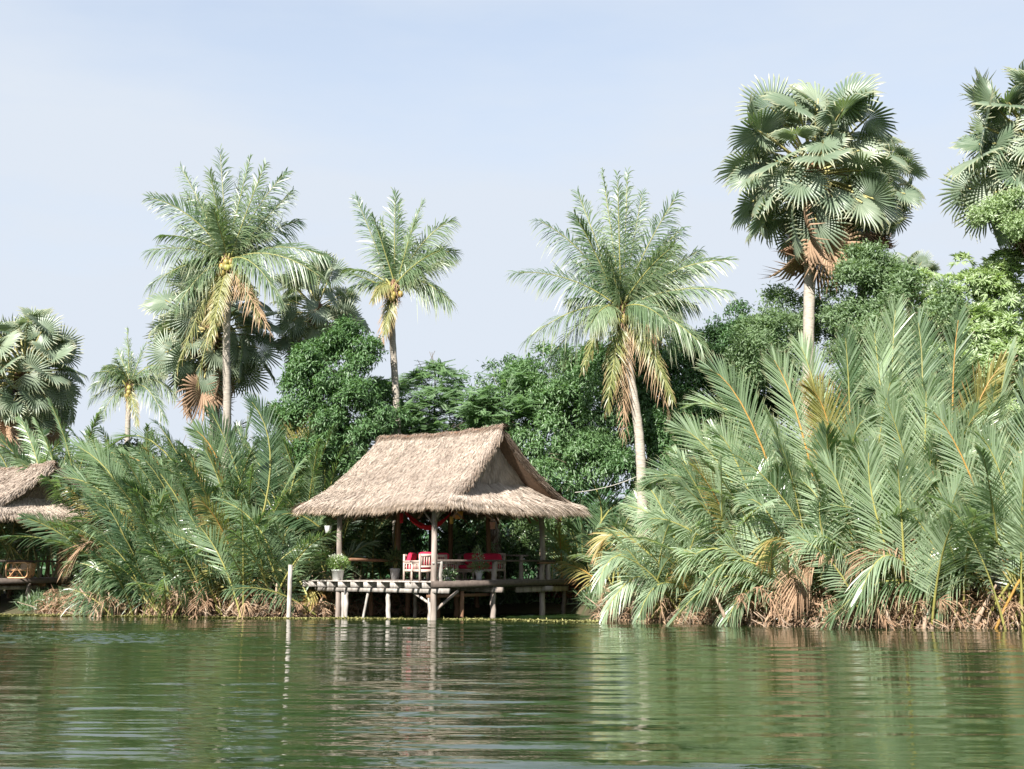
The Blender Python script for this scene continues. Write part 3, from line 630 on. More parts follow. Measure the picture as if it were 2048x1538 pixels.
class Hut:
    def __init__(s, root, O, L, W, z_ridge, z_eave, z_skirt, deck):
        s.t = root; s.O = np.array([O[0], O[1], 0.0]); s.L = L; s.W = W; s.zr = z_ridge; s.ze = z_eave; s.zs = z_skirt; s.dk = deck
    def H(s, a, b, z): return s.O + A_ * a + B_ * b + Zv * z
    def patch(s, f, nu, nv, rng, thick=0.16, wob=0.03):
        u = np.linspace(0, 1, nu); v = np.linspace(0, 1, nv)
        G = np.array([[f(uu, vv) for uu in u] for vv in v]); G = G + rng.normal(0, wob, G.shape) * np.array([0, 0, 1])
        bf = Buf()
        i = np.arange(nv - 1)[:, None]; j = np.arange(nu - 1)[None, :]
        q = np.stack([i * nu + j, i * nu + j + 1, (i + 1) * nu + j + 1, (i + 1) * nu + j], -1).reshape(-1, 4)
        n_ = nrm(np.cross(G[0, -1] - G[0, 0], G[-1, 0] - G[0, 0])); n_ = n_ * np.sign(n_[2] + 1e-6)
        bf.add(G.reshape(-1, 3), q); bf.add((G - n_ * thick).reshape(-1, 3), q[:, ::-1])
        top = G; lo = G - n_ * thick
        for (p_, q_) in ((top[0], lo[0]), (top[-1], lo[-1]), (top[:, 0], lo[:, 0]), (top[:, -1], lo[:, -1])):
            m_ = len(p_); V = np.concatenate([p_, q_]); k = np.arange(m_ - 1)
            bf.add(V, np.stack([k, k + 1, k + 1 + m_, k + m_], -1))
        return bf
    def cover(s, bf, f, k, rng, ln=(0.25, 0.5), wd=0.022, yaw=0.28, lift=0.04, vlo=0.0, vhi=1.0, fringe=0):
        u = rng.rand(k); v = vlo + (vhi - vlo) * rng.rand(k)
        if fringe: u = np.concatenate([u, rng.rand(fringe)]); v = np.concatenate([v, 1 - 0.07 * rng.rand(fringe)])
        e = 0.01
        p0 = f(u, v); pu = f(np.minimum(u + e, 1.0), v) - f(np.maximum(u - e, 0), v); pv = f(u, np.minimum(v + e, 1)) - f(u, np.maximum(v - e, 0))
        N = nrm(np.cross(pu, pv)); N = N * np.sign(N[:, 2:3] + N[:, 1:2] * -0.3 + 1e-6); Dn = nrm(pv); U = nrm(pu)
        yw = rng.normal(0, yaw, len(u)) ; m = len(u)
        D = Dn + U * yw[:, None] + N * rng.normal(0.03, lift, m)[:, None]
        l_ = rng.uniform(ln[0], ln[1], m); tuft = 0.03 * np.sin(u * 260 + np.sin(v * 40) * 3)
        if fringe: l_[k:] *= 0.9 + 0.35 * np.abs(np.sin(u[k:] * 57 + np.sin(u[k:] * 23) * 2)); D[k:] = D[k:] - Zv * 0.35
        strands(bf, p0 + N * (0.02 + np.abs(rng.normal(0, 0.025, m)) + tuft * 0.3)[:, None], D, N, l_, wd * rng.uniform(0.7, 1.4, m), rng, 0.10)
    def roof(s, dens=1.0, seed=3):
        rng = np.random.RandomState(seed); W, L = s.W, s.L; ms = W / 2
        s.roof_o = None
        def slope(b_e, b_sign):
            # v 0 ridge .. 1 eave ; u 0 near (front-right) .. 1 far
            def f(u, v):
                u = np.asarray(u, float); v = np.asarray(v, float)
                a_r = -0.5 + u * (L + 0.5 + 0.9); a_e = -1.10 + u * (L + 1.10 + 1.35)
                vv = v ** 1.25; a = a_r + (a_e - a_r) * vv; b = ms + (b_e - ms) * v
                z = s.zr + (s.ze - s.zr) * v - 0.26 * np.sin(np.pi * v) * (0.7 + 0.3 * np.cos(np.pi * 2 * u)) + 0.10 * (2 * u - 1) ** 2 * (1 - v) - 0.05
                z = z + 0.035 * np.sin(u * 9) * np.sin(v * 7) + 0.02 * np.sin(u * 31 + v * 5)
                return s.O + A_ * a[..., None] + B_ * b[..., None] + Zv * z[..., None]
            return f
        front = slope(-0.62, -1); back = slope(W + 0.62, 1)
        def skirt(a0, a1):
            def f(u, v):
                u = np.asarray(u, float); v = np.asarray(v, float)
                b0 = 0.92 + u * (W - 1.84); b1 = -0.62 + u * (W + 1.24); b = b0 + (b1 - b0) * v
                a = a0 + (a1 - a0) * v; z = s.zs + (s.ze + 0.02 - s.zs) * v - 0.07 * np.sin(np.pi * v) + 0.02 * np.sin(u * 25) - 0.06 * np.sin(np.pi * u)
                return s.O + A_ * a[..., None] + B_ * b[..., None] + Zv * z[..., None]
            return f
        def gable(a0):
            def f(u, v):
                u = np.asarray(u, float); v = np.asarray(v, float)
                hw = (W / 2 - 0.90) * v + 0.04; b = ms + (2 * u - 1) * hw; z = (s.zr - 0.28) + (s.zs - 0.05 - s.zr + 0.28) * v - 0.10 * np.sin(np.pi * v)
                a = a0 + 0 * u + 0.03 * np.sin(u * 14)
                return s.O + A_ * a[..., None] + B_ * b[..., None] + Zv * z[..., None]
            return f
        rf = s.patch(front, 22, 14, rng).mesh('roof', [M['thatch_in']])
        ro = link_mesh('thatched_roof', rf, s.t); s.roof_o = ro
        link_mesh('roof_slope', s.patch(back, 22, 14, rng).mesh('roof_slope', [M['thatch_in']]), ro)
        for a0, a1 in ((0.05, -1.2), (L + 0.2, L + 1.35)):
            link_mesh('skirt_roof', s.patch(skirt(a0, a1), 18, 5, rng, 0.10).mesh('skirt_roof', [M['thatch_in']]), ro)
            link_mesh('gable', s.patch(gable(a0), 14, 10, rng, 0.06, 0.0).mesh('gable', [M['thatch_in']]), ro)
        def st(name, bf):
            o = link_mesh(name, bf.mesh(name, [M['thatch']]), ro); o['kind'] = 'stuff'; return o
        k = lambda n: int(n * dens)
        bf = Buf(); s.cover(bf, front, k(42000), rng, (0.10, 0.28), 0.020, 0.34, 0.03); s.cover(bf, front, k(9000), rng, (0.25, 0.5), 0.022, 0.22, 0.06, 0.86, 1.0, k(6500)); st('slope_thatch', bf)
        bf = Buf(); s.cover(bf, back, k(9000), rng, (0.2, 0.5), 0.03, fringe=k(2500)); st('slope_thatch', bf)
        bf = Buf(); s.cover(bf, skirt(0.05, -1.2), k(13000), rng, (0.25, 0.6), 0.022, 0.16, 0.06, fringe=k(6500)); st('skirt_thatch', bf)
        bf = Buf(); s.cover(bf, skirt(L + 0.2, L + 1.35), k(3500), rng, (0.25, 0.6), 0.03, 0.16, 0.06, fringe=k(2500)); st('skirt_thatch', bf)
        bf = Buf(); s.cover(bf, gable(0.0), k(14000), rng, (0.15, 0.4), 0.018, 0.12, 0.04); st('gable_thatch', bf)
        # rake edges: bundles across the edge, and the ridge cap
        bf = Buf()
        for f, n_ in ((front, k(3600)), (back, k(3600))):
            for uu, sg in ((0.0, 1), (1.0, -1)):
                v = rng.rand(n_); p0 = f(np.full(n_, uu), v); dn = nrm(f(np.full(n_, uu), np.minimum(v + 0.02, 1)) - f(np.full(n_, uu), v - 0.02))
                out = -A_ * sg; N = nrm(np.cross(dn, out)); N = N * np.sign(N[:, 2:3])
                off = rng.uniform(-0.15, 0.04, n_)
                p0 = p0 + out * off[:, None] - N * (rng.uniform(-0.03, 0.17, n_))[:, None]
                D = dn * 1.0 + out * rng.uniform(0.0, 0.55, n_)[:, None] - Zv * 0.1
                strands(bf, p0, D, nrm(N + out * 0.8), rng.uniform(0.15, 0.42, n_), 0.022, rng, 0.12)
        st('rake_thatch', bf)
        bf = Buf(); n_ = k(5000); u = rng.rand(n_); sd = np.where(rng.rand(n_) < 0.6, 0.0, 1.0)
        p0 = np.where(sd[:, None] > 0, back(u, 0.0 * u), front(u, 0.0 * u)) + Zv * 0.08 + rng.normal(0, 0.03, (n_, 3))
        D = np.where(sd[:, None] > 0, B_ * 0.7, -B_ * 0.7) * 1.0 + A_ * rng.normal(0, 0.8, n_)[:, None] - Zv * 0.55
        strands(bf, p0, D, nrm(Zv - B_ * (0.5 * (1 - 2 * sd))[:, None]), rng.uniform(0.1, 0.35, n_), 0.022, rng); st('ridge_thatch', bf)
        uu = np.linspace(0, 1, 14); bf = Buf(); bf.tube(front(uu, 0 * uu) + Zv * 0.02, 0.09, 8); link_mesh('ridge_pole', bf.mesh('ridge_pole', [M['wood_b']]), ro)
    def post(s, a, b, z0, z1, r=0.10, m='wood', lean=(0, 0), name='post', r2=None):
        p0 = s.H(a, b, z0); p1 = s.H(a, b, z1) + np.array([lean[0], lean[1], 0])
        t = np.linspace(0, 1, 9)[:, None]; rng = np.random.RandomState(int(abs(a * 977 + b * 131 + z0 * 17 + z1)) % 9999)
        pts = p0 + (p1 - p0) * t + np.concatenate([np.zeros((1, 3)), rng.normal(0, 0.012, (7, 3)) * [1, 1, 0], np.zeros((1, 3))])
        bf = Buf(); bf.tube(pts, r * (1 - 0.1 * t[:, 0] + rng.normal(0, 0.02, 9)), 10); return link_mesh(name, bf.mesh(name, [M[m]], True), s.t)
    def beam(s, p, q, w, h, m='wood', name='beam'):
        p = s.H(*p); q = s.H(*q); d = q - p; L_ = np.linalg.norm(d); x = d / L_; y = nrm(np.cross(Zv, x)); z = np.cross(x, y)
        bf = Buf(); bf.box((p + q) / 2, (L_, w, h), np.array([x, y, z]), 0); return link_mesh(name, bf.mesh(name, [M[m]]), s.t)
    def pole(s, p, q, r, m='wood', name='pole'):
        p = s.H(*p); q = s.H(*q); t = np.linspace(0, 1, 5)[:, None]; bf = Buf(); bf.tube(p + (q - p) * t, r, 7); return link_mesh(name, bf.mesh(name, [M[m]], True), s.t)

O1 = P(868, 1130, 40.0)
root = thing('thatched_pavilion', 'open thatched pavilion on a stilted wooden deck over the river, in the middle', 'pavilion', (O1[0], O1[1], 0.0))
hut = Hut(root, O1, 4.39, 5.88, 6.42, 3.84, 4.62, 1.25)
hut.roof(1.0, 3)
dz = 1.25
# posts: from the river bed to the roof
for a, b, m, r in ((0, 0, 'wood', 0.105), (4.39, 0, 'wood', 0.10), (0, 5.88, 'wood', 0.11), (4.39, 5.88, 'wood_b', 0.10)):
    hut.post(a, b, -0.8, 3.92, r, m)
hut.post(2.5, 5.88, dz, 4.6, 0.1, 'wood_b'); hut.post(4.39, 2.94, dz - 0.1, 5.1, 0.09, 'wood_b')
for b in (0, 5.88): hut.pole((-1.0, b, 3.94), (5.6, b, 3.94), 0.07, 'wood_b', 'eave_pole')
for a in (-0.05, 4.45): hut.pole((a, -0.6, 3.8400000000000003), (a, 6.5, 3.8400000000000003), 0.07, 'wood_b', 'tie_pole')
for a in (-0.9, 0.6, 2.1, 3.6, 5.0):
    for sgn, e in ((0, -0.5), (1, 6.38))[:1 if a < 0 else 2]: hut.pole((min(max(a, -0.3), 4.9), 2.94 + (0.2 if sgn else -0.2), 5.95), (a, e + (0.4 if not sgn else -0.4), 3.30), 0.04, 'wood_b', 'rafter')
for b in (0.2, 1.7, 3.0, 4.3, 5.7): hut.pole((0.1, b, 4.05), (-1.0, b, 3.28), 0.035, 'wood_b', 'skirt_rafter')
hut.pole((0.05, 0.0, 3.15), (0.05, 0.75, 3.7), 0.04, 'wood', 'brace'); hut.pole((0, 0.0, 3.15), (-0.6, -0.35, 3.6), 0.035, 'wood', 'brace')
hut.pole((0.05, 0.0, 3.1), (0.7, 0.0, 3.75), 0.035, 'wood', 'brace'); hut.pole((4.39, 0, 3.3), (4.9, -0.4, 3.55), 0.03, 'wood_b', 'brace')
# deck planks run along A, joists stick out under the left edge
rng0 = np.random.RandomState(8)
pk = 0.215; nb = 40; pm = None
for k in range(nb):
    b = -0.42 + (k + 0.5) * pk
    ext = 5.85 if b < 6.2 else 3.0
    o = hut.beam((-0.22 - rng0.uniform(0, 0.05), b, dz - 0.02 + rng0.uniform(-0.004, 0.004)), (ext + rng0.uniform(-0.06, 0.1), b, dz - 0.02), pk - 0.02, 0.04, 'wood_w' if k < 3 else 'wood', 'plank')
for k, a in enumerate((5.62, 5.32, 4.86, 4.42, 3.85, 3.26, 2.66, 2.03, 1.42, 0.75, 0.52, 0.02)):
    hut.beam((a, -0.50 - rng0.uniform(0, 0.05), dz - 0.13), (a, 7.2 if a > 3 else 8.1, dz - 0.13), 0.055, 0.175, 'wood_w', 'joist')
hut.beam((5.45, -0.06, dz - 0.30), (-0.72, -0.06, dz - 0.30), 0.09, 0.15, 'wood_w')       # edge beam with a projecting end
for b in (2.9, 5.75): hut.beam((5.4, b, dz - 0.31), (-0.55, b, dz - 0.31), 0.14, 0.17, 'wood')
hut.beam((-0.30, -0.46, dz - 0.09), (-0.30, 8.2, dz - 0.09), 0.05, 0.19, 'wood_d', 'fascia')
hut.beam((0.1, -0.2, dz - 0.48), (0.1, 3.0, dz - 0.48), 0.08, 0.1, 'wood_b'); hut.beam((-0.1, 4.2, dz - 0.33), (-0.1, 7.3, dz - 0.33), 0.1, 0.2, 'wood')
# stilts
for a, b, m, r in ((4.15, 0.02, 'wood_w', 0.095), (3.95, -0.05, 'wood_w', 0.09), (2.05, 0.05, 'wood_w', 0.085), (1.9, 1.2, 'wood', 0.07), (0.2, 0.05, 'wood_w', 0.08),
                   (0.0, 1.4, 'wood_b', 0.08), (-0.05, 3.0, 'wood', 0.11), (1.6, 3.0, 'wood_b', 0.1), (3.9, 3.0, 'wood_b', 0.1), (3.0, 5.8, 'wood_b', 0.1), (0.0, 7.2, 'wood_d', 0.09), (4.4, 1.6, 'wood_b', 0.08), (1.75, 2.2, 'wood_b', 0.09)):
    hut.post(a, b, -0.8, dz - 0.34, r, m, name='stilt')
hut.pole((3.35, 0.05, -0.5), (2.95, 0.0, dz - 0.36), 0.045, 'wood_w', 'brace')
hut.pole((0.0, 0.05, 0.30), (-0.15, 1.0, dz - 0.33), 0.05, 'wood', 'brace'); hut.pole((0.25, 0.05, 0.55), (0.95, 0.05, dz - 0.36), 0.045, 'wood_w', 'brace')
# railings
hut.beam((0.0, 0.0, dz + 0.665), (-0.05, 6.55, dz + 0.665), 0.16, 0.065, 'wood_d', 'rail'); hut.beam((-0.05, -0.12, dz + 0.585), (-0.05, 0.5, dz + 0.585), 0.05, 0.07, 'wood_w', 'rail_bracket')
for b, r, m in ((0.28, 0.085, 'wood_w'), (3.1, 0.10, 'wood'), (6.22, 0.10, 'wood')): hut.post(-0.02, b, dz - 0.1, dz + 0.63, r, m, name='rail_post')
hut.beam((-0.05, 5.6, dz + 0.595), (-0.05, 6.5, dz + 0.595), 0.14, 0.06, 'wood_b', 'rail_bracket')
hut.pole((4.45, 0.3, dz + 0.72), (4.45, 3.9, dz + 0.66), 0.055, 'wood_b', 'rail'); hut.post(4.45, 3.0, dz - 0.1, dz + 0.66, 0.09, 'wood_b', name='rail_post')
hut.pole((4.2, 5.95, dz + 0.92), (0.7, 5.95, dz + 0.86), 0.035, 'wood', 'rail')
for a in (4.0, 1.0): hut.post(a, 5.95, dz - 0.1, dz + 0.88, 0.09, 'wood', name='rail_post')

# the second pavilion, cut by the left edge of the photo
O2 = P(-66, 1130, 44.6)
root2 = thing('thatched_pavilion', 'second thatched pavilion with a rattan seat, cut by the left edge', 'pavilion', (O2[0], O2[1], 0.0))
h2 = Hut(root2, O2, 4.39, 5.88, 5.55, 3.72, 4.35, 1.28)
h2.roof(0.85, 9)
for a, b, m in ((0, 0, 'wood_b'), (4.39, 0, 'wood_b'), (0, 5.88, 'wood_b'), (4.39, 5.88, 'wood_b'), (0.05, 3.75, 'wood_b')): h2.post(a, b, -0.8, 3.9, 0.09, m)
h2.pole((0.05, 3.75, 3.1), (-0.05, 2.7, 3.75), 0.03, 'wood_b', 'brace'); h2.pole((-1.0, 0, 3.8), (5.0, 0, 3.8), 0.06, 'wood_b', 'eave_pole'); h2.pole((0, -0.5, 3.7), (0, 6.4, 3.7), 0.06, 'wood_b', 'tie_pole')
for k in range(30):
    b = -0.4 + (k + 0.5) * 0.215
    h2.beam((-0.2 - rng0.uniform(0, 0.04), b, dz), (5.2, b, dz), 0.198, 0.04, 'wood', 'plank')
h2.beam((-0.28, -0.42, dz - 0.07), (-0.28, 6.1, dz - 0.07), 0.05, 0.18, 'wood_d', 'fascia')
for b in (0.1, 3.0, 5.6): h2.beam((5.0, b, dz - 0.2), (-0.2, b, dz - 0.2), 0.1, 0.16, 'wood_b')
h2.beam((0.2, -0.2, dz - 0.32), (0.2, 4.6, dz - 0.32), 0.08, 0.14, 'wood')
for a, b, m, r in ((-0.1, 2.4, 'wood', 0.10), (-0.05, 4.35, 'wood', 0.10), (0.1, 4.9, 'wood', 0.10), (2.2, 3.0, 'wood_b', 0.1), (2.2, 0.2, 'wood_b', 0.1), (0, 5.4, 'wood_b', 0.1), (1.6, 1.6, 'wood_b', 0.07)): h2.post(a, b, -0.8, dz - 0.15, r, m, name='stilt')
h2.beam((-0.1, -0.4, dz + 0.68), (-0.1, 6.0, dz + 0.64), 0.14, 0.07, 'wood_d', 'rail')
h2.post(-0.05, 4.65, dz, dz + 0.62, 0.09, 'white_pot', name='rail_post'); h2.post(-0.05, 5.6, dz, dz + 0.62, 0.07, 'wood_b', name='rail_post')

# boardwalk behind and right of the pavilion
bw = thing('boardwalk', 'grey plank boardwalk leading from the pavilion deck to the bank on the right', 'boardwalk', tuple(P(1150, 1160, 46.0)))
p0 = hut.H(0.3, 8.25, 0); p1 = P(1240, 1150, 49.5); n_ = 24; dvec = nrm((p1 - p0) * [1, 1, 0]); sd = np.cross(Zv, dvec)
for k in range(n_):
    c = p0 + (p1 - p0) * [1, 1, 0] * ((k + 0.5) / n_); c[2] = dz - 0.02 + 0.16 * k / n_
    bf = Buf(); bf.box(c, (np.linalg.norm((p1 - p0)[:2]) / n_ - 0.02, 1.5, 0.04), np.array([dvec, sd, Zv])); link_mesh('plank', bf.mesh('plank', [M['wood']]), bw)
for e in (-0.7, 0.7):
    q0 = p0 + sd * e; q1 = p0 + (p1 - p0) * [1, 1, 0] + sd * e; q0[2] = dz - 0.12; q1[2] = dz + 0.04
    x = nrm(q1 - q0); bf = Buf(); bf.box((q0 + q1) / 2, (np.linalg.norm(q1 - q0), 0.06, 0.14), np.array([x, sd, np.cross(x, sd)])); link_mesh('side_beam', bf.mesh('side_beam', [M['wood_d'] if e < 0 else M['wood']]), bw)
    for f_ in (0.3, 0.75):
        c = q0 + (q1 - q0) * f_; bf = Buf(); bf.tube([[c[0], c[1], -0.6], [c[0], c[1], c[2] - 0.05]], 0.07, 8); link_mesh('post', bf.mesh('post', [M['wood_d']]), bw)

# red brick retaining wall at the right of the deck
bwl = thing('retaining_wall', 'low red brick retaining wall in the shade right of the pavilion deck', 'wall', tuple(P(1160, 1190, 45.0) * [1, 1, 0]))
w0 = P(1070, 1180, 47.4); w1 = P(1260, 1180, 46.0); dv = nrm((w1 - w0) * [1, 1, 0]); sdw = np.cross(Zv, dv); Lw = np.linalg.norm((w1 - w0)[:2])
bf = Buf(); c = (w0 + w1) / 2; c[2] = 0.2; bf.box(c, (Lw, 0.30, 1.55), np.array([dv, sdw, Zv])); link_mesh('wall_core', bf.mesh('wall_core', [M['mortar']]), bwl)  # bare lower part is near black, painted shade below the brick courses
bf = Buf()
for r in range(8, 14):
    for k in range(int(Lw / 0.23)):
        c = w0 + dv * (k * 0.23 + 0.11 + (r % 2) * 0.11); c[2] = -0.02 + r * 0.075
        bf.box(c - sdw * 0.155, (0.215, 0.03 + rng0.uniform(0, 0.012), 0.062), np.array([dv, sdw, Zv]))
for k in range(int(Lw / 0.085)):
    c = w0 + dv * (k * 0.085 + 0.04); c[2] = 1.03 + rng0.uniform(-0.006, 0.006); bf.box(c, (0.07, 0.34, 0.11), np.array([dv, sdw, Zv]))
o = link_mesh('brick', bf.mesh('brick', [M['brick']]), bwl); o['kind'] = 'stuff'

# ------------------------------------------------------------------ furniture on the deck
def put(o): return o
def cushion(c, size, ax=None, puff=0.25, n=7):
    """soft box: rounded, puffed in the middle"""
    g = np.linspace(-1, 1, n); bf = Buf(); V = []; F = []
    def face(fx):
        base = len(V)
        for a in g:
            for b_ in g: V.append(fx(a, b_))
        for i_ in range(n - 1):
            for j_ in range(n - 1): F.append([base + i_ * n + j_, base + i_ * n + j_ + 1, base + (i_ + 1) * n + j_ + 1, base + (i_ + 1) * n + j_])
    for sg in (-1, 1):
        face(lambda a, b_: (a, b_ * sg, sg)); face(lambda a, b_: (sg, a * sg, b_)); face(lambda a, b_: (a * -sg, sg, b_))
    V = np.array(V, float); p = 5.0; r = (np.abs(V) ** p).sum(1) ** (1 / p); V = V / r[:, None] * 1.0
    V[:, 2] *= 1 + puff * (1 - V[:, 0] ** 2) * (1 - V[:, 1] ** 2)
    V += 0.02 * np.sin(V * 9 + 1)
    V = V * np.asarray(size) / 2
    if ax is not None: V = V @ np.asarray(ax)
    bf.add(V + c, np.array(F)); return bf
def Rx(deg):
    t = math.radians(deg); return np.array([[1, 0, 0], [0, math.cos(t), math.sin(t)], [0, -math.sin(t), math.cos(t)]])

def seat(name, label, cat, a, b, face, w=0.66, cushions=1, back=0.88, O=hut, group=None, carved=True):
    """wooden armchair or sofa; local +y = where it faces"""
    p = O.H(a, b, dz); t = thing(name, label, cat, tuple(p), group, math.atan2(face[1], face[0]) - math.pi / 2)
    d = 0.66; hw = w / 2; m = M['chairwood']
    def bx(nm, *bs):
        bf = Buf()
        for c, sz in bs: bf.box(c, sz)
        return link_mesh(nm, bf.mesh(nm, [m]), t, True)
    for sx in (-1, 1):
        bx('leg', ((sx * (hw - 0.03), d / 2 - 0.03, 0.31), (0.055, 0.055, 0.62))); bx('leg', ((sx * (hw - 0.03), -d / 2 + 0.03, back / 2), (0.055, 0.055, back)))
        bx('armrest', ((sx * (hw - 0.02), 0.02, 0.645), (0.085, d + 0.02, 0.045)))
        bx('side_rail', ((sx * (hw - 0.03), 0, 0.34), (0.04, d - 0.115, 0.07)), ((sx * (hw - 0.03), 0, 0.585), (0.04, d - 0.115, 0.06)))
        for k in range(5): bx('slat', ((sx * (hw - 0.03), -d / 2 + 0.12 + k * 0.105, 0.465), (0.02, 0.035, 0.18)))
    bx('seat_frame', ((0, d / 2 - 0.03, 0.335), (w - 0.12, 0.05, 0.09)), ((0, -d / 2 + 0.03, 0.335), (w - 0.12, 0.05, 0.09)), ((0, 0, 0.36), (w - 0.12, d - 0.12, 0.02)))
    bx('back_rail', ((0, -d / 2 + 0.03, back - 0.04), (w - 0.115, 0.045, 0.085)), ((0, -d / 2 + 0.03, 0.47), (w - 0.115, 0.04, 0.06)))
    ns = int((w - 0.12) / 0.085)
    for k in range(ns): bx('back_slat', ((-(w - 0.12) / 2 + (k + 0.5) * (w - 0.12) / ns, -d / 2 + 0.03, (back - 0.08 + 0.5) / 2), (0.038, 0.02, back - 0.585)))
    cw = (w - 0.14) / cushions
    link_mesh('seat_cushion', cushion((0, 0.03, 0.45), (w - 0.13, d - 0.08, 0.15)).mesh('seat_cushion', [M['red']], True), t, True)
    for k in range(cushions):
        x = -(w - 0.14) / 2 + (k + 0.5) * cw
        link_mesh('back_cushion', cushion((x, -d / 2 + 0.17, 0.72 + 0.02 * (k % 2)), (cw * 0.98, 0.46, 0.15), Rx(74), 0.35).mesh('back_cushion', [M['red']], True), t, True)
    return t
seat('armchair', 'slatted pale wood armchair seen from behind, left of the near pavilion post', 'armchair', 0.75, 0.35, A_ * 0.86 + B_ * 0.35)
seat('armchair', 'wooden armchair with red back cushion further inside, behind the slatted armchair', 'armchair', 1.85, 1.15, -A_ * 0.9 + B_ * 0.3)
seat('armchair', 'wooden armchair with slumped red cushion just right of the near pavilion post', 'armchair', 2.0, 2.85, B_)
seat('sofa', 'wooden two-seat sofa with plump crimson cushions under the pavilion roof', 'sofa', 2.15, 4.95, -B_, 1.9, 2, 0.95)

# low carved table
p = hut.H(1.95, 4.05, dz); t = thing('coffee_table', 'low carved wooden table with scalloped apron in front of the red sofa', 'table', tuple(p), None, math.atan2(A_[1], A_[0]))
bf = Buf(); bf.box((0, 0, 0.36), (0.95, 0.55, 0.035)); link_mesh('tabletop', bf.mesh('tabletop', [M['chairwood']]), t, True)
for sx in (-1, 1):
    for sy in (-1, 1):
        bf = Buf(); bf.tube([(sx * 0.40, sy * 0.21, 0.34), (sx * 0.415, sy * 0.225, 0.24), (sx * 0.39, sy * 0.205, 0.10), (sx * 0.41, sy * 0.22, 0.0)], [0.045, 0.05, 0.025, 0.03], 8); link_mesh('leg', bf.mesh('leg', [M['chairwood']], True), t, True)
    bf = Buf(); xs = np.linspace(-0.36, 0.36, 41); zz = 0.245 + 0.035 * np.abs(np.sin(xs * 22)) 
    for y_ in (-0.01, 0.01):
        V = np.concatenate([np.stack([xs, 0 * xs + sx * 0.235 + y_, 0 * xs + 0.342], -1), np.stack([xs, 0 * xs + sx * 0.235 + y_, zz], -1)]); k = np.arange(40); bf.add(V, np.stack([k, k + 1, k + 42, k + 41], -1))
    link_mesh('apron', bf.mesh('apron', [M['chairwood']]), t, True)

# rattan seat on the left deck
p = h2.H(-0.04, 2.05, dz + 0.03); t = thing('rattan_armchair', 'curved rattan cane armchair on the left deck behind the dark rail', 'armchair', tuple(p), None, 0.0)
def cane(nm, pts, r=0.024, closed=False):
    pts = np.asarray(pts, float)
    if closed: pts = np.concatenate([pts, pts[:1]])
    bf = Buf(); bf.tube(pts, r, 7); link_mesh(nm, bf.mesh(nm, [M['rattan']], True), t, True)
def rrect(w, h_, r, n=6):
    o = []
    for cx, cz, a0 in ((w / 2 - r, h_ - r, 0), (-w / 2 + r, h_ - r, 90), (-w / 2 + r, r, 180), (w / 2 - r, r, 270)):
        for k in range(n + 1):
            th = math.radians(a0 + 90 * k / n); o.append((cx + r * math.cos(th), cz + r * math.sin(th)))
    return np.array(o)
for y_, nm in ((-0.30, 'side_frame'), (0.32, 'side_frame')):
    q_ = rrect(0.80, 0.56, 0.14); cane(nm, np.stack([q_[:, 0], 0 * q_[:, 0] + y_, q_[:, 1] + 0.02], -1), 0.027, True)
    for (x0, z0, x1, z1) in ((-0.12, 0.56, 0.26, 0.04), (0.14, 0.56, -0.28, 0.05), (-0.37, 0.30, 0.37, 0.30), (-0.30, 0.30, -0.18, 0.05)):
        cane('cross_cane', [(x0, y_, z0), ((x0 + x1) / 2, y_ - 0.01, (z0 + z1) / 2), (x1, y_, z1)], 0.017)
for x_, z_ in ((0.34, 0.56), (-0.34, 0.56), (-0.36, 0.06), (0.36, 0.06), (0.0, 0.32)): cane('cross_rail', [(x_, -0.3, z_), (x_, 0.32, z_)], 0.022)
for k in range(6): cane('back_cane', [(0.42, -0.25 + k * 0.1, 0.1), (0.50, -0.25 + k * 0.1, 0.55)], 0.014)
link_mesh('seat_pad', cushion((0, 0, 0.33), (0.66, 0.54, 0.1)).mesh('seat_pad', [M['rattan_c']], True), t, True)
link_mesh('back_pad', cushion((0.22, 0.05, 0.46), (0.42, 0.12, 0.2), None, 0.3).mesh('back_pad', [M['rattan_c']], True), t, True)

# pots and hanging things
def tuft(bf_c, n, rng, R, h_, matl, ln=0.16, wd=0.04, up=0.6, squash=1.0):
    c = np.asarray(bf_c, float); d = nrm(rng.normal(0, 1, (n, 3))); r = R * rng.rand(n) ** 0.45
    pos = c + d * r[:, None] * np.array([1, 1, h_ / R / 2]) ; D = nrm(d + rng.normal(0, 0.5, (n, 3)) + Zv * up); N = nrm(Zv + d * 0.5 + rng.normal(0, 0.4, (n, 3)))
    return leaves_mesh('foliage', pos, D, N, np.full(n, ln), np.full(n, wd), matl, rng)
def potted(name, label, p, prof, potm, leaf_args, stem=0.12):
    p = np.asarray(p, float); t = thing(name, label, 'potted plant', tuple(p))
    bf = Buf(); bf.lathe(p, prof, 20); link_mesh('pot', bf.mesh('pot', [M[potm]], True), t)
    top = prof[-1][1]
    for dc, n, R, h_, mt, ln, wd in leaf_args:
        link_mesh('foliage', tuft(p + np.array(dc), n, rng0, R, h_, M[mt], ln, wd), t)
    bf = Buf()
    for k in range(6):
        d = np.array([rng0.normal(0, 0.08), rng0.normal(0, 0.08), 0.3]); bf.tube([p + [0, 0, max(0.02, top - 0.12)], p + [0, 0, top] + d * 0.5, p + [0, 0, top] + d], [0.012, 0.01, 0.006], 5)
    link_mesh('stem', bf.mesh('stem', [M['rach_g']]), t); return t
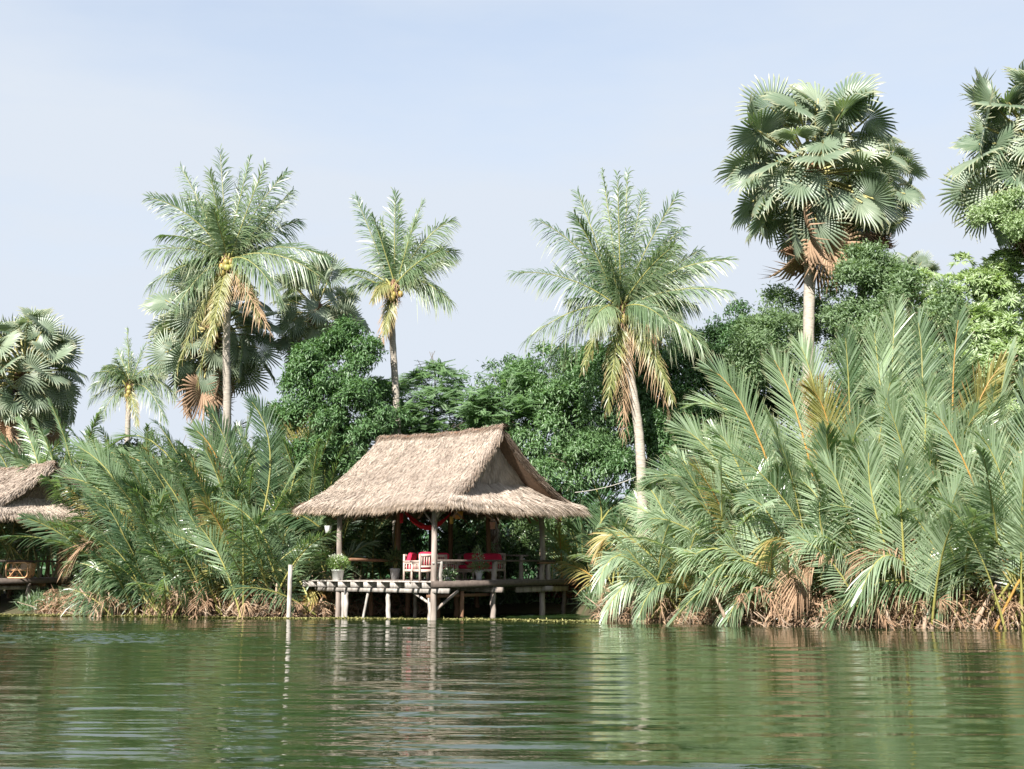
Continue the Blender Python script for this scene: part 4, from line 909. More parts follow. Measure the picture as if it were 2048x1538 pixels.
potted('bucket_plant', 'bushy pale green plant in a big white bucket on the left deck corner', hut.H(4.22, -0.22, dz + 0.002),
       [(0.0, 0.0), (0.175, 0.0), (0.215, 0.33), (0.225, 0.33), (0.225, 0.36), (0.20, 0.36), (0.19, 0.30), (0.0, 0.30)], 'white_pot',
       [((0, 0, 0.58), 620, 0.40, 0.46, 'potleaf', 0.12, 0.035), ((-0.05, -0.1, 0.72), 160, 0.30, 0.3, 'white_bract', 0.10, 0.03)])
hp = P(656, 1066, 42.7)
tp = potted('hanging_pot', 'small white pot with trailing plant hanging left of the left roof post', hp,
       [(0.0, 0.0), (0.09, 0.0), (0.125, 0.22), (0.13, 0.25), (0.115, 0.25), (0.10, 0.2), (0.0, 0.2)], 'white_pot',
       [((0, 0, 0.38), 170, 0.17, 0.34, 'olive', 0.11, 0.03), ((0.05, 0, 0.5), 70, 0.15, 0.3, 'potleaf', 0.10, 0.025)])
bf = Buf()
for k in range(3):
    th = k * 2.094; bf.tube([hp + [0.12 * math.cos(th), 0.12 * math.sin(th), 0.25], hp + [0, 0, 0.62]], 0.005, 4)
bf.tube([hp + [0, 0, 0.62], hp + [0.05, 0.1, 0.85]], 0.005, 4); link_mesh('hanging_wire', bf.mesh('hanging_wire', [M['cable']]), tp)
potted('potted_plant', 'leafy plant with white-edged leaves on the deck beside the near post', hut.H(0.28, 1.02, dz + 0.002),
       [(0.0, 0.0), (0.12, 0.0), (0.15, 0.14), (0.13, 0.14), (0.0, 0.12)], 'grey_pot', [((0, 0, 0.20), 170, 0.26, 0.34, 'mango', 0.17, 0.06), ((0, -0.1, 0.22), 70, 0.24, 0.3, 'white_bract', 0.13, 0.045)])
potted('potted_plant', 'tall flowering plant in a grey pot in front of the red sofa', hut.H(0.38, 2.75, dz + 0.002),
       [(0.0, 0.0), (0.10, 0.0), (0.09, 0.1), (0.15, 0.30), (0.16, 0.33), (0.13, 0.33), (0.0, 0.28)], 'grey_pot',
       [((0, 0, 0.45), 150, 0.30, 0.30, 'olive', 0.22, 0.035), ((-0.05, 0, 0.85), 90, 0.15, 0.55, 'olive', 0.15, 0.035), ((0.02, 0, 0.75), 40, 0.17, 0.5, 'white_bract', 0.07, 0.04)])
potted('potted_plant', 'spiky purple-leaved plant in a grey pot behind the left deck rail', hut.H(3.95, 2.35, dz + 0.002),
       [(0.0, 0.0), (0.13, 0.0), (0.19, 0.36), (0.2, 0.4), (0.17, 0.4), (0.0, 0.34)], 'grey_pot', [((0, 0, 0.75), 160, 0.25, 0.45, 'deep', 0.26, 0.035), ((0.35, 0.2, 0.4), 130, 0.22, 0.7, 'mango', 0.2, 0.05)])
# hanging shades
def hanging(name, label, cat, px, py0, py1, Y, w_px, m, ztop):
    a = P(px, py1, Y); h_ = (py1 - py0) / FPX * Y; r = w_px / FPX * Y / 2
    t = thing(name, label, cat, tuple(a)); bf = Buf(); bf.lathe(a, [(0.0, 0.01), (r * 0.82, 0.0), (r, h_ * 0.92), (r * 1.04, h_), (r * 0.9, h_), (r * 0.75, 0.04), (0.0, 0.04)], 14)
    link_mesh('shade', bf.mesh('shade', [M[m]], True), t)
    bf = Buf(); bf.tube([a + [0, 0, h_ * 0.6], [a[0], a[1], ztop]], 0.008, 4); link_mesh('cord', bf.mesh('cord', [M['wood_d']]), t)
    if name != 'lantern': bf = Buf(); bf.tube([a + [-r, 0, h_], a + [0, 0, h_ + 0.12], a + [r, 0, h_]], 0.006, 4); link_mesh('handle', bf.mesh('handle', [M['wood_d']]), t)
hanging('lantern', 'slim amber lantern hanging beside the back roof post', 'lantern', 903, 1033, 1048, 42.3, 8, 'yellow_l', 3.9)
hanging('lantern', 'round orange cane lantern tucked under the thatch right of the near post', 'lantern', 917, 1023, 1038, 42.0, 18, 'orange_l', 3.9)
hanging('hanging_bucket', 'dusty pink bucket hanging under the eave above the sofa', 'bucket', 985, 1044, 1058, 42.6, 12, 'pink_pot', 3.6)
# hammock
t = thing('hammock', 'dark red hammock slung under the eave left of the near post', 'hammock', tuple(P(835, 1050, 42.0)))
e0 = P(806, 1018, 42.2); e1 = P(899, 1030, 43.2); u = np.linspace(0, 1, 26)
bf = Buf(); V = []
for uu in u:
    c = e0 * (1 - uu) + e1 * uu - Zv * 0.62 * 4 * uu * (1 - uu); w_ = 0.03 + 0.32 * math.sin(math.pi * uu) ** 0.8
    for q_ in np.linspace(-1, 1, 7): V.append(c + B_ * (q_ * w_ * 0.6) + Zv * (w_ * 0.42 * q_ * q_) + Zv * 0.006 * math.sin(q_ * 9 + uu * 30))
i = np.arange(25)[:, None]; j = np.arange(6)[None, :]; bf.add(V, np.stack([i * 7 + j, i * 7 + j + 1, (i + 1) * 7 + j + 1, (i + 1) * 7 + j], -1).reshape(-1, 4)); link_mesh('cloth', bf.mesh('cloth', [M['hammock']], True), t)
for e, d in ((e0, e0 + np.array([-0.2, 0.3, 0.45])), (e1, e1 + np.array([0.1, 0.3, 0.3]))):
    bf = Buf(); bf.tube([e, d], 0.015, 5); link_mesh('rope', bf.mesh('rope', [M['hammock']]), t)
o = link_mesh('hammock_end', cushion(P(803, 1036, 42.0), (0.12, 0.12, 0.32), None, 0.1).mesh('hammock_end', [M['hammock']], True), t)

# mooring pole, rope
p = P(578, 1235, 41.3); t0 = thing('mooring_pole', 'bare pale wooden pole standing in the water left of the pavilion', 'pole', (p[0], p[1], 0))
bf = Buf(); q1 = P(581, 1130, 41.3); tt = np.linspace(0, 1, 7)[:, None]; bf.tube(np.array([p[0] - 0.02, p[1], -0.9]) * (1 - tt) + q1 * tt + rng0.normal(0, 0.006, (7, 3)), 0.075, 9); link_mesh('pole', bf.mesh('pole', [M['wood_w']], True), t0)
t0 = thing('rope', 'thin pale rope strung from the pavilion roof to the leaning coconut palm', 'rope', tuple(P(1190, 972, 44)))
bf = Buf(); bf.tube(bez([P(1150, 985, 43.5), P(1220, 978, 44), P(1276, 952, 44)], np.linspace(0, 1, 10)), 0.012, 4); link_mesh('strand', bf.mesh('strand', [M['cable']]), t0)

# ------------------------------------------------------------------ tall palms
coconut_palm('tall coconut palm on the left with green nuts and one brown hanging frond', 455, 525, 47.0,
    [(455, 900), (455, 800), (452, 700), (455, 600)],
    [(300, 395, -0.5, 45, 'g'), (362, 335, 0.5, 15, 'g'), (440, 300, 0.5, 0, 'g'), (500, 315, -0.4, 5, 'g'), (530, 330, -1.0, 12, 'g'), (572, 345, 0.4, 30, 'g'), (585, 382, 1.0, 10, 'g'), (480, 345, 1.2, 5, 'g'),
     (420, 345, -1.2, 10, 'g'), (320, 470, -0.5, 28, 'g'), (300, 500, -1.0, 25, 'g'), (400, 400, 1.2, 20, 'g'),
     (655, 515, 0.2, 50, 'g'), (650, 560, -0.8, 55, 'g'), (560, 600, -1.3, 55, 'g'), (300, 570, 0.6, 40, 'g'), (350, 620, -0.8, 50, 'g'),
     (355, 735, -0.6, 40, 'y'), (395, 765, -1.3, 20, 'y'), (420, 690, -1.5, 25, 'y'), (540, 665, -1.0, 20, 'd'), (520, 640, -0.4, 40, 'y'), (600, 520, 1.0, 35, 'g'), (345, 540, 1.0, 25, 'g')], seed=3, nuts=11)
coconut_palm('slender coconut palm right behind the pavilion ridge, crown small against the open sky', 787, 578, 47.6,
    [(797, 900), (795, 830), (790, 760), (785, 680), (783, 620)],
    [(712, 395, 0.4, 5, 'g'), (745, 430, -0.6, 5, 'g'), (790, 385, -0.3, 0, 'g'), (800, 400, 0.8, 0, 'g'), (845, 405, 0.3, 20, 'g'), (905, 440, -0.3, 45, 'g'), (910, 505, 0.5, 50, 'g'), (885, 500, -1.0, 25, 'g'),
     (905, 608, -0.3, 45, 'g'), (880, 590, 0.8, 30, 'g'), (690, 540, 0.3, 25, 'g'), (705, 575, -0.6, 22, 'g'), (762, 440, 0.8, 10, 'g'), (830, 440, -0.8, 8, 'g'),
     (765, 690, -0.5, 10, 'd'), (770, 665, -0.8, 8, 'y'), (745, 600, -1.2, 30, 'y')], seed=7, nuts=6, tr=0.15, leaf=0.78, n=56)
coconut_palm('leaning coconut palm right of the pavilion roof with ripe nuts and drooping yellowed fronds', 1242, 620, 43.5,
    [(1285, 1040), (1284, 960), (1278, 860), (1262, 760), (1250, 690)],
    [(1028, 545, -0.5, 42, 'g'), (1052, 680, -0.4, 48, 'g'), (1075, 440, -0.3, 50, 'g'), (1155, 385, 0.5, 15, 'g'), (1205, 340, 0.0, -3, 'g'), (1255, 345, 0.4, 0, 'g'), (1235, 350, -1.0, 0, 'g'), (1285, 385, 0.8, 8, 'g'),
     (1355, 390, -0.4, 25, 'g'), (1365, 455, 1.0, 25, 'g'), (1460, 520, -0.4, 50, 'g'), (1458, 582, -0.8, 38, 'g'), (1400, 500, 1.2, 20, 'g'), (1405, 690, -0.5, 45, 'g'), (1100, 720, 0.8, 50, 'g'),
     (1165, 740, -0.9, 45, 'y'), (1215, 815, -1.1, 25, 'y'), (1345, 800, -0.8, 50, 'y'), (1340, 830, -0.5, 45, 'd'), (1248, 870, -0.6, 10, 'd'), (1330, 640, -1.6, 30, 'g'), (1180, 650, -1.6, 30, 'g'), (1150, 430, -1.0, 20, 'g'), (1215, 500, -1.6, 5, 'g'), (1140, 600, 0.9, 25, 'g'), (1390, 610, 0.7, 25, 'g')], seed=12, nuts=12, tr=0.175, leaf=0.80, n=66)
coconut_palm('small pale coconut palm far back between the left fan palm and the tall coconut', 258, 775, 62.0,
    [(258, 900), (256, 840)],
    [(185, 775, 0, 35, 'g'), (215, 735, 0.5, 20, 'g'), (255, 660, 0, 0, 'g'), (290, 690, 0.3, 5, 'g'), (335, 735, -0.4, 35, 'g'), (350, 790, 0.5, 40, 'g'), (205, 830, -0.5, 30, 'g'), (330, 840, -0.8, 45, 'g'), (235, 700, 0.6, 5, 'g'), (275, 850, -1, 20, 'y'), (180, 800, 0.4, 20, 'g'), (310, 760, 1, 20, 'g')], seed=21, nuts=4, tr=0.15, leaf=0.8, n=44)

sugar_palm('big sugar palm right of centre, round fan-leaf crown over a brown skirt of dead leaves', 1625, 336, 44.0, 1606, 3.9, 72, 11, 4)
sugar_palm('second sugar palm close behind the big one, only its right side and lower trunk showing', 1735, 370, 49.0, 1702, 2.6, 52, 7, 5, lo=-70)
sugar_palm('sugar palm cut by the right edge of the photo', 2082, 300, 42.0, 2090, 3.7, 76, 8, 6)
sugar_palm('low sugar palm top peeping over the trees left of the frangipani', 1818, 560, 60.0, 1822, 1.9, 22, 0, 7, lo=-10, trunk_r=0.16)
sugar_palm('sugar palm at the left edge with bushy crown above the thatched roof', 48, 742, 52.0, 40, 3.2, 74, 6, 8)
sugar_palm('sugar palm right behind the tall left coconut trunk with dead brown skirt', 425, 660, 51.0, 440, 3.35, 58, 9, 9)
sugar_palm('sugar palm between the two left coconut palms, dark trunk above the leafy tree', 632, 618, 52.5, 632, 2.7, 46, 5, 10)
sugar_palm('sugar palm with yellow fruit stalks hidden behind the leaning coconut palm', 1305, 655, 50.0, 1300, 2.1, 30, 3, 13)

# ------------------------------------------------------------------ broadleaf trees
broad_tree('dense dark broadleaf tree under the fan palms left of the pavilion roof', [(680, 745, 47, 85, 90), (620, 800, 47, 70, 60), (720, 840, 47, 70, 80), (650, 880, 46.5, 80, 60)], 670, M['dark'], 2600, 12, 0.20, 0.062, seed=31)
broad_tree('feathery light green tree rising above the pavilion ridge', [(860, 790, 49.6, 95, 40), (790, 820, 49.4, 70, 45), (900, 835, 49.5, 110, 45), (870, 745, 49.6, 55, 18), (1000, 800, 48.5, 70, 45), (770, 770, 49.5, 40, 15), (860, 860, 50.5, 170, 40)], 860, M['feather'], 2300, 30, 0.15, 0.036, style='feather', seed=32, spread=0.13, trunk_r=0.09)
broad_tree('bright leafy mango tree behind the pavilion gable', [(1010, 800, 51, 90, 75), (1120, 790, 49.5, 90, 85), (1060, 870, 49, 120, 80), (1190, 830, 48, 90, 100), (1170, 930, 47.5, 100, 60)], 1080, M['mango'], 3600, 12, 0.22, 0.06, seed=33)
broad_tree('bright leafy mango tree around the leaning coconut trunk', [(1230, 740, 48.5, 80, 60), (1290, 800, 48, 80, 90), (1360, 860, 47, 80, 80), (1300, 920, 46.5, 90, 70), (1380, 760, 48, 60, 70)], 1330, M['mango'], 3200, 12, 0.22, 0.06, seed=34)
broad_tree('round dark green tree right of the leaning coconut palm', [(1470, 705, 49, 105, 75), (1420, 780, 48, 80, 70), (1520, 770, 48.5, 90, 70)], 1470, M['dark'], 3000, 12, 0.18, 0.055, seed=35)
broad_tree('loose olive green tree below the big sugar palm crown', [(1575, 640, 46.3, 75, 55), (1722, 585, 43, 62, 80), (1790, 630, 42.6, 95, 90), (1710, 710, 42.8, 75, 75), (1745, 535, 43.3, 45, 50), (1530, 700, 45, 60, 60)], 1680, M['olive'], 4200, 11, 0.17, 0.055, style='loose', seed=36, spread=0.14)
broad_tree('pale silvery frangipani-like tree at the right with whorls of long leaves', [(1925, 605, 43.5, 105, 80), (2015, 590, 43.5, 85, 75), (1870, 690, 43, 95, 85), (2030, 720, 43, 90, 110), (1950, 700, 43, 90, 90)], 1960, M['pale'], 2700, 15, 0.28, 0.06, style='rosette', seed=37)
broad_tree('light green leafy branch hanging in at the upper right edge', [(2035, 425, 41, 70, 38), (2070, 470, 41, 60, 45)], 2120, M['pale'], 650, 10, 0.13, 0.05, style='loose', seed=38, spread=0.12, trunk_r=0.1)
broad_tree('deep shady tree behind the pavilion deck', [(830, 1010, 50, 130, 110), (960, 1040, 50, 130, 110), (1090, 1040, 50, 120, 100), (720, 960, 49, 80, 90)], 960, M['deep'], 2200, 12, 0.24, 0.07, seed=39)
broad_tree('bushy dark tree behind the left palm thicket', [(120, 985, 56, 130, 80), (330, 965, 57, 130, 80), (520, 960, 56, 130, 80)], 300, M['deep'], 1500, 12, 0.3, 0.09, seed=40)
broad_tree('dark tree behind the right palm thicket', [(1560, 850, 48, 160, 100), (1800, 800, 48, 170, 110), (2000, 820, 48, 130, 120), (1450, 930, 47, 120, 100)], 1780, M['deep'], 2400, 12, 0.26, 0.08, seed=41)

# ------------------------------------------------------------------ nipa palms, right bank
RG = ('nipa_r', 'rach_g')
FC = np.array([0.1, -0.9, 0.35]); FL = np.array([0.35, -0.75, 0.6]); FU = np.array([0, -0.35, 0.95])
R_ = 'silvery nipa palm clump '
nipa_clump(R_ + 'at the near left tip of the right bank', 1350, 39.2, 20, RG, 51, (2.8, 4.2), (-0.22, -0.1), (15, 62), [
    (1370, 1200, 1290, 1100, 1224, 1062, -0.4, FL, 'g'), (1380, 1215, 1260, 1110, 1194, 1172, -0.8, FL, 'g'), (1400, 1220, 1290, 1150, 1205, 1238, -1.2, FL, 'g'), (1390, 1200, 1330, 1030, 1290, 972, 0, FC, 'g'),
    (1410, 1210, 1300, 1130, 1215, 1120, -0.5, FL, 'g'), (1400, 1200, 1250, 1075, 1198, 1112, 0.2, FL, 'y'), (1420, 1225, 1330, 1165, 1275, 1245, -1.6, FU, 'g'), (1400, 1180, 1340, 1060, 1250, 1010, 0.3, FC, 'g')], leaf=0.62, w=0.04)
nipa_clump(R_ + 'above the tip, with orange-ribbed fronds leaning left', 1470, 39.6, 22, RG, 52, (4.5, 6.5), (-0.35, 0), (10, 50), [
    (1600, 1120, 1500, 840, 1415, 738, -0.3, FC, 'o'), (1580, 1130, 1500, 870, 1383, 808, 0.2, FL, 'g'), (1560, 1140, 1440, 930, 1356, 856, -0.2, FC, 'g'), (1560, 1150, 1480, 940, 1436, 868, -0.6, FC, 'g'), (1500, 1160, 1400, 980, 1300, 960, -0.4, FL, 'g'), (1520, 1170, 1380, 1060, 1290, 1040, -0.8, FL, 'g')])
nipa_clump(R_ + 'with a pale frond dipping its tip in the water', 1540, 37.3, 11, RG, 53, (3.0, 4.8), (-0.1, -0.1), (12, 60), [
    (1560, 1235, 1500, 1180, 1452, 1252, -0.9, FU, 'g'), (1650, 1190, 1570, 1080, 1534, 1110, -0.4, FU, 'y'), (1600, 1210, 1480, 1120, 1390, 1200, -0.8, FU, 'g'), (1610, 1200, 1545, 1040, 1490, 1000, -0.2, FC, 'g'), (1600, 1190, 1450, 1100, 1372, 1135, -0.4, FU, 'g'), (1560, 1230, 1470, 1150, 1350, 1235, -1.0, FU, 'g'), (1650, 1170, 1620, 1080, 1560, 1190, -1.0, FU, 'd')], leaf=0.8, dead=12)
nipa_clump(R_ + 'with two tall upright plumes, one tipped orange', 1640, 38.5, 22, RG, 54, (5.5, 8.0), (-0.1, 0), (5, 38), [
    (1660, 1120, 1600, 850, 1545, 716, -0.4, FC, 'o'), (1680, 1120, 1640, 830, 1600, 690, 0, FC, 'g'), (1690, 1120, 1664, 880, 1622, 778, -0.8, FC, 'y'), (1700, 1120, 1700, 850, 1690, 668, -0.6, FC, 'g'), (1715, 1120, 1700, 920, 1735, 835, -1.2, FC, 'g')], leaf=1.0, w=0.052)
nipa_clump(R_ + 'in front with a blade-like frond pointing straight up', 1725, 36.4, 9, RG, 55, (3.5, 5.5), (0, -0.05), (10, 55), [
    (1715, 1180, 1690, 1010, 1650, 928, -0.6, FC, 'g'), (1700, 1210, 1650, 1090, 1640, 1000, -0.6, FC, 'g'), (1720, 1190, 1660, 1080, 1590, 1100, -0.9, FU, 'g'), (1730, 1200, 1740, 1050, 1790, 960, -0.6, FC, 'g'), (1780, 1150, 1760, 1090, 1700, 1150, -1.0, FU, 'd'), (1700, 1180, 1640, 1100, 1590, 1200, -1.0, FU, 'd'), (1800, 1180, 1800, 1090, 1840, 1190, -1.0, FU, 'd')], dead=14)
nipa_clump(R_ + 'with a long frond arching low over the water in front', 1830, 35.6, 11, RG, 56, (3.5, 5.8), (0, 0.05), (6, 42), [
    (1960, 1245, 1800, 1160, 1662, 1238, -0.9, FU, 'g'), (1812, 1190, 1802, 1020, 1795, 935, -0.9, FC, 'g'), (1990, 1200, 1900, 1120, 1850, 1165, -0.6, FU, 'g'), (1850, 1200, 1780, 1110, 1720, 1190, -1.0, FU, 'g'), (1810, 1200, 1750, 1020, 1738, 900, -0.3, FC, 'g')], leaf=1.0, w=0.052)
nipa_clump(R_ + 'behind the low arching frond, tall plumes against the frangipani', 1800, 38.5, 24, RG, 57, (6.0, 8.6), (0, 0), (4, 36), [
    (1790, 1120, 1785, 850, 1745, 786, -0.6, FC, 'o'), (1840, 1120, 1850, 880, 1852, 780, -0.6, FC, 'g'), (1790, 1100, 1765, 820, 1748, 660, 0, FC, 'g'), (1800, 1100, 1785, 800, 1792, 612, 0.2, FC, 'g'), (1830, 1100, 1845, 800, 1835, 640, 0.4, FC, 'g')], leaf=1.05, w=0.052)
nipa_clump(R_ + 'crossed by a long straight yellow rib near the right edge', 1935, 36.2, 20, RG, 58, (4.5, 7.0), (0, 0), (6, 50), [
    (2030, 1220, 1940, 950, 1862, 820, -1.2, FC, 'o'), (1960, 1200, 1990, 1000, 1980, 880, -0.5, FC, 'g'), (2000, 1230, 1920, 1140, 1870, 1215, -1.2, FU, 'g'), (1900, 1190, 1880, 1040, 1925, 950, -0.4, FC, 'g')])
nipa_clump(R_ + 'with the tallest feather plumes near the right edge', 1925, 39.5, 24, RG, 59, (6.2, 8.4), (0, 0), (5, 40), [
    (1915, 1100, 1905, 820, 1918, 632, -0.2, FC, 'o'), (1930, 1050, 1940, 860, 2004, 728, -0.4, FL, 'y'), (1990, 1060, 1995, 850, 2020, 700, -0.6, np.array([0.9, -0.2, 0.1]), 'g'), (1880, 1060, 1870, 850, 1800, 700, 0.3, FC, 'g')], leaf=1.05, w=0.052)
nipa_clump(R_ + 'standing in the water at the right edge', 2045, 35.0, 22, RG, 60, (4.5, 7.5), (-0.05, 0), (6, 48), [
    (2060, 1200, 2060, 950, 2046, 745, -0.6, FC, 'g'), (2020, 1200, 1990, 1050, 1940, 985, -0.9, FC, 'g'), (2050, 1200, 2010, 980, 1960, 870, -0.6, FC, 'g')])
nipa_clump(R_ + 'at the back of the right edge below the frangipani', 2070, 39.5, 24, RG, 61, (6.2, 8.4), (0, 0), (5, 40), [], leaf=1.05, w=0.052)
nipa_clump(R_ + 'behind the orange-ribbed fronds, beside the dark round tree', 1555, 42.0, 22, RG, 62, (5.5, 7.5), (-0.2, 0), (6, 40), [])
nipa_clump(R_ + 'at the back between the coconut trunk and the plumes', 1390, 42.5, 18, RG, 63, (3.0, 4.6), (-0.1, 0), (10, 50), [])

# ------------------------------------------------------------------ nipa palms, left bank
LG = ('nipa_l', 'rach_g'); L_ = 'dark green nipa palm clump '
left = [
 ('draping over the second pavilion roof at the left', 335, 44.9, 26, (4.2, 5.8), (-0.33, -0.1), (15, 48)),
 ('in front at the left, low fronds trailing in the water', 262, 43.9, 18, (1.4, 2.4), (-0.05, -0.25), (15, 60)),
 ('in the front row left of the brown-stemmed gap', 325, 43.4, 24, (3.0, 4.9), (-0.22, -0.1), (10, 58)),
 ('in the middle of the left front row, glossy and drooping', 385, 43.2, 24, (3.0, 4.8), (-0.3, -0.15), (10, 60)),
 ('in the left front row above a heap of withered leaves', 465, 42.9, 24, (3.4, 5.4), (-0.25, -0.1), (8, 55)),
 ('just left of the bare mooring pole', 545, 42.6, 26, (3.4, 5.2), (-0.2, -0.1), (8, 58)),
 ('between the mooring pole and the pavilion deck', 612, 44.9, 24, (3.2, 5.0), (-0.1, 0), (8, 55)),
 ('in the second row above the left pavilion rail', 325, 46.4, 26, (5.2, 7.0), (-0.33, 0), (10, 48)),
 ('with long orange ribs crossing the middle of the left thicket', 375, 45.6, 28, (6.0, 8.0), (-0.35, 0), (5, 44)),
 ('tall and upright in the left thicket under the coconut trunk', 480, 45.6, 28, (6.0, 8.2), (-0.15, 0), (4, 40)),
 ('with upright fronds beside the left end of the pavilion roof', 600, 46.4, 28, (6.0, 8.2), (-0.05, 0), (4, 40)),
 ('at the back below the small pale coconut palm', 265, 50.0, 26, (6.8, 9.0), (-0.1, 0), (4, 42)),
 ('behind the thatched roof at the left edge', 50, 50.5, 26, (6.5, 9.0), (0, 0), (4, 38)),
 ('at the back in front of the dark leafy tree', 690, 47.5, 22, (5.0, 6.8), (0.05, 0), (5, 42)),
 ('at the back of the left thicket behind the coconut trunk', 420, 50.5, 26, (7.0, 9.0), (0, 0), (4, 38)),
 ('at the back above the left thicket shoulder', 150, 49.5, 26, (7.2, 9.4), (-0.05, 0), (4, 40)),
]
hero_l = {
 8: [(430, 1120, 330, 960, 215, 905, -0.6, FL, 'o'), (480, 1080, 440, 930, 390, 860, -0.8, FC, 'o'), (420, 1060, 300, 880, 190, 930, -0.4, FU, 'g')],
 9: [(500, 1060, 470, 930, 420, 820, -0.4, FC, 'g'), (520, 1050, 540, 900, 500, 800, 0, FC, 'g')],
 10: [(600, 1080, 590, 920, 605, 830, -0.3, FC, 'y'), (640, 1080, 650, 960, 640, 870, -0.8, FC, 'g'), (640, 1120, 680, 980, 720, 900, -0.2, FC, 'g'), (560, 1100, 540, 960, 560, 870, -0.6, FC, 'g')],
 1: [(240, 1150, 195, 1130, 165, 1232, -0.6, FU, 'g'), (260, 1160, 215, 1140, 190, 1232, -0.8, FU, 'g'), (200, 1110, 175, 1085, 135, 1130, -0.6, FU, 'd')],
 0: [(270, 1060, 200, 980, 120, 955, -0.4, FL, 'g'), (270, 1090, 215, 1030, 150, 1070, -0.6, FU, 'g'), (280, 1100, 220, 1050, 145, 1035, -0.5, FU, 'g'), (280, 1080, 230, 960, 150, 890, -0.3, FC, 'g')],
 5: [(545, 1190, 470, 1090, 385, 1110, -0.5, FU, 'g'), (560, 1180, 520, 1060, 440, 1000, -0.5, FC, 'g')],
 6: [(650, 1225, 625, 1180, 600, 1225, -2.2, FU, 'y'), (690, 1110, 620, 1040, 560, 1030, -1.2, FL, 'g'), (660, 1100, 600, 1060, 550, 1080, -1.2, FL, 'g')],
}
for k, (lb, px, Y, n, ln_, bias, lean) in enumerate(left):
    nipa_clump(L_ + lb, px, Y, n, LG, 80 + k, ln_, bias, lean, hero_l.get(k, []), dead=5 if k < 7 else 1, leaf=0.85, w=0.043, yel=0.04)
# behind the pavilion deck: big fronds and shade plants
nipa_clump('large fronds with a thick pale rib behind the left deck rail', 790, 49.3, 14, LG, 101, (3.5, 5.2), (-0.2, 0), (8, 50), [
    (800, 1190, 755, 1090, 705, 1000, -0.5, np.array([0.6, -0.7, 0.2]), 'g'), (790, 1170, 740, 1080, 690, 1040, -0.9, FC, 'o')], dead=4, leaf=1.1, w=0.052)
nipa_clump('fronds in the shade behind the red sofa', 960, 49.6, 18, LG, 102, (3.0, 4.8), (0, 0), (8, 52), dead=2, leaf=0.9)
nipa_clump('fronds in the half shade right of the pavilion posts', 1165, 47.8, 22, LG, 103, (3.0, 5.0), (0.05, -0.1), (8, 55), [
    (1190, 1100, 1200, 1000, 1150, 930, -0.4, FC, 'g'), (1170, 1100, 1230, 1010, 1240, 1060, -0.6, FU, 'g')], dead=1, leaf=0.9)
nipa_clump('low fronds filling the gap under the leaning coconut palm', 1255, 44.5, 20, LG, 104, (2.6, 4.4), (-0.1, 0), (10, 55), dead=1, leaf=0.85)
# shaggy dark palm trunk seen under the roof
t = thing('palm_trunk', 'shaggy dark palm trunk behind the sofa in the shade', 'palm tree', tuple(P(990, 1150, 48.0) * [1, 1, 0] + [0, 0, 0.5]))
bf = Buf(); x0 = P(990, 1150, 48.0); bf.tube([[x0[0], 48, 0.3], [x0[0] - 0.03, 48, 2.0], [x0[0], 48, 5.5]], [0.17, 0.15, 0.14], 9); link_mesh('trunk', bf.mesh('trunk', [M['fibre']]), t)
bf = Buf(); n_ = 500; th = rng0.rand(n_) * 6.28; zz = rng0.uniform(0.6, 4.5, n_); p_ = np.stack([x0[0] + 0.15 * np.cos(th), 48 + 0.15 * np.sin(th), zz], -1)
strands(bf, p_, np.stack([np.cos(th) * 0.6, np.sin(th) * 0.6, -np.ones(n_)], -1), np.stack([np.cos(th), np.sin(th), 0 * th + 0.3], -1), 0.25, 0.03, rng0); o = link_mesh('bark_fibre', bf.mesh('bark_fibre', [M['thatch']]), t); o['kind'] = 'stuff'
t = thing('green_stem', 'smooth pale green plant stem rising behind the hammock end', 'plant', tuple(P(794, 1150, 46.0) * [1, 1, 0] + [0, 0, 0.4]))
x0 = P(794, 1045, 46.0); bf = Buf(); bf.tube([[x0[0] + 0.02, 46, 0.3], [x0[0], 46, 1.6], x0], [0.13, 0.12, 0.07], 10); link_mesh('stem', bf.mesh('stem', [M['coconut']], True), t)

# ------------------------------------------------------------------ stuff nobody could count
rngs = np.random.RandomState(77)
# far wood behind everything
n_ = 9000; xx = rngs.uniform(-75, 75, n_); yy = rngs.uniform(72, 86, n_); hh = 5.2 + 1.5 * np.sin(xx * 0.23) + 1.1 * np.sin(xx * 0.61 + 1) + 0.6 * np.sin(xx * 1.7)
zz = hh * rngs.rand(n_) ** 0.6; per = 6; pos = np.repeat(np.stack([xx, yy, zz], -1), per, 0) + rngs.normal(0, 0.45, (n_ * per, 3))
o = link_mesh('far_wood', leaves_mesh('far_wood', pos, rngs.normal(0, 1, pos.shape), nrm(rngs.normal(0, 0.6, pos.shape) + [0, -0.5, 0.8]), np.full(len(pos), 0.75), np.full(len(pos), 0.35), M['dark'], rngs)); tag(o, 'far wood seen low behind the river bank', kind='stuff')
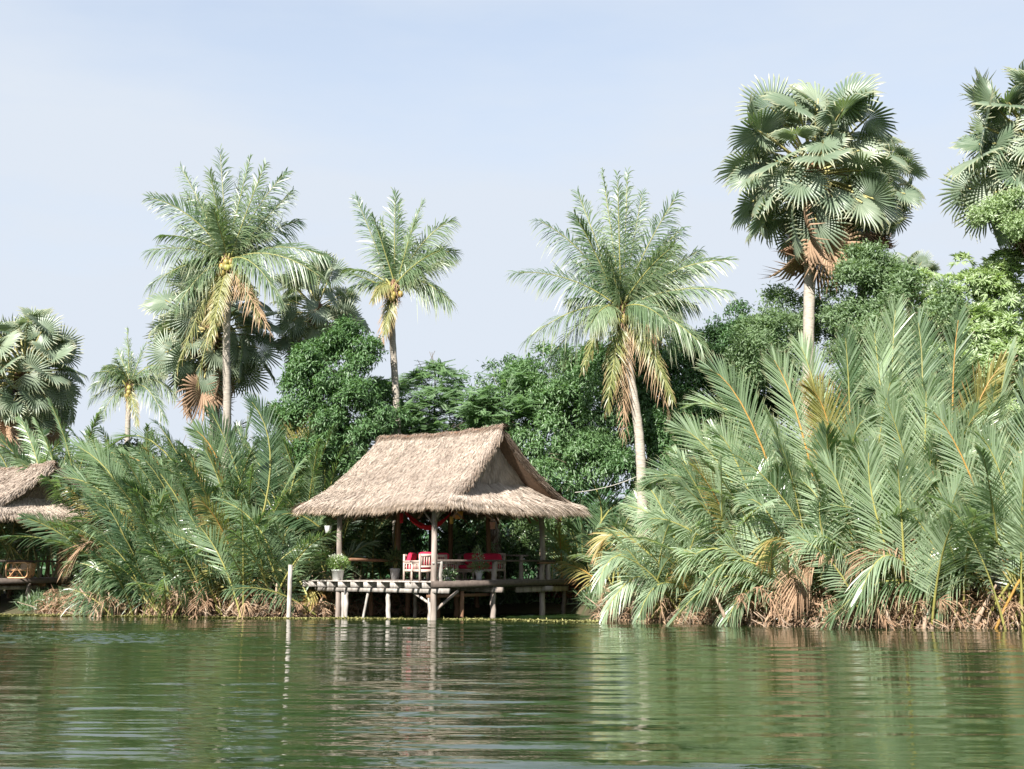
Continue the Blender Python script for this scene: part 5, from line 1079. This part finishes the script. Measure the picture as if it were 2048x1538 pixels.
# leaf litter and roots along the banks
def bank_pts(n, lo, hi, d0, d1):
    px = rngs.uniform(lo, hi, n); y0 = 40.0 + 0 * px
    for _ in range(6): x = (px - 1024) / FPX * y0; y0 = bank_y(x)
    d = rngs.uniform(d0, d1, n); y = y0 + d; x = (px - 1024) / FPX * y; return np.stack([x, y, ground_z(x, y)], -1)
pos = np.concatenate([bank_pts(9000, 100, 860, -0.35, 1.6), bank_pts(8500, 1200, 2150, -0.30, 2.0)])
pos[:, 2] = np.maximum(pos[:, 2], 0.0) + rngs.rand(len(pos)) ** 1.6 * (0.45 + 0.75 * np.clip(np.sin(pos[:, 0] * 1.1 - 0.6), 0, 1))
D = nrm(rngs.normal(0, 1, pos.shape) * [1, 1, 0.5] - [0, 0.1, 0.15]); bf = Buf(); strands(bf, pos, D, nrm(rngs.normal(0, 0.5, pos.shape) + Zv), rngs.uniform(0.2, 0.7, len(pos)), rngs.uniform(0.02, 0.055, len(pos)), rngs, 0.3)
o = link_mesh('leaf_litter', bf.mesh('leaf_litter', [M['nipa_d']])); tag(o, 'dry fallen leaves along the waterline', kind='stuff')
pos = np.concatenate([bank_pts(330, 100, 860, -0.5, 0.6), bank_pts(420, 1200, 2150, -0.5, 0.8)]); bf = Buf()
for p_ in pos:
    d = np.array([rngs.normal(0, 0.5), rngs.normal(-0.2, 0.3), 0.9]); L = rngs.uniform(0.25, 0.95); z0 = max(p_[2], 0) ; q_ = np.array([p_[0], p_[1], z0 - 0.3])
    bf.tube([q_, q_ + d * L * 0.6, q_ + d * L + [0.15 * rngs.normal(), -0.1, -0.05]], [0.03, 0.022, 0.008], 4)
o = link_mesh('roots', bf.mesh('roots', [M['root']])); tag(o, 'tangle of pale roots and stalks at the waterline', kind='stuff')
# low green plants on the bank
pos = np.concatenate([bank_pts(900, 60, 900, 0.2, 3.0), bank_pts(900, 1180, 2150, 0.3, 3.0), bank_pts(1000, 650, 1280, 1.0, 6.0)]); k = len(pos); per = 14
pp = np.repeat(pos, per, 0); D = nrm(rngs.normal(0, 0.45, pp.shape) + Zv * 0.8); pp[:, 2] = np.maximum(pp[:, 2], 0); bf = Buf(); pp = pp + rngs.normal(0, 0.12, pp.shape) * [1, 1, 0]
strands(bf, pp, D, nrm(rngs.normal(0, 1, pp.shape) - [0, 1, 0]), rngs.uniform(0.3, 1.0, len(pp)), rngs.uniform(0.02, 0.045, len(pp)), rngs, 0.35)
o = link_mesh('undergrowth', bf.mesh('undergrowth', [M['nipa_l']])); tag(o, 'grassy green undergrowth between the palm stems', kind='stuff')
# line of floating weed
ln_px = np.array([-60, 0, 200, 570, 700, 900, 1050, 1200]); ln_y = np.array([44.4, 44.1, 43.3, 41.2, 41.0, 40.4, 39.8, 38.9])
n_ = 7000; px = rngs.uniform(-60, 1205, n_); y = np.interp(px, ln_px, ln_y) + rngs.normal(0, 0.09, n_) + 0.12 * np.sin(px * 0.021); x = (px - 1024) / FPX * y
pos = np.stack([x, y, np.full(n_, 0.012) + rngs.rand(n_) * 0.03], -1)
o = link_mesh('floating_weed', leaves_mesh('floating_weed', pos, rngs.normal(0, 1, pos.shape) * [1, 1, 0.15], nrm(rngs.normal(0, 0.25, pos.shape) + Zv), np.full(n_, 0.10), np.full(n_, 0.045), M['scum'], rngs)); tag(o, 'thin line of yellowish weed floating along the bank', kind='stuff')
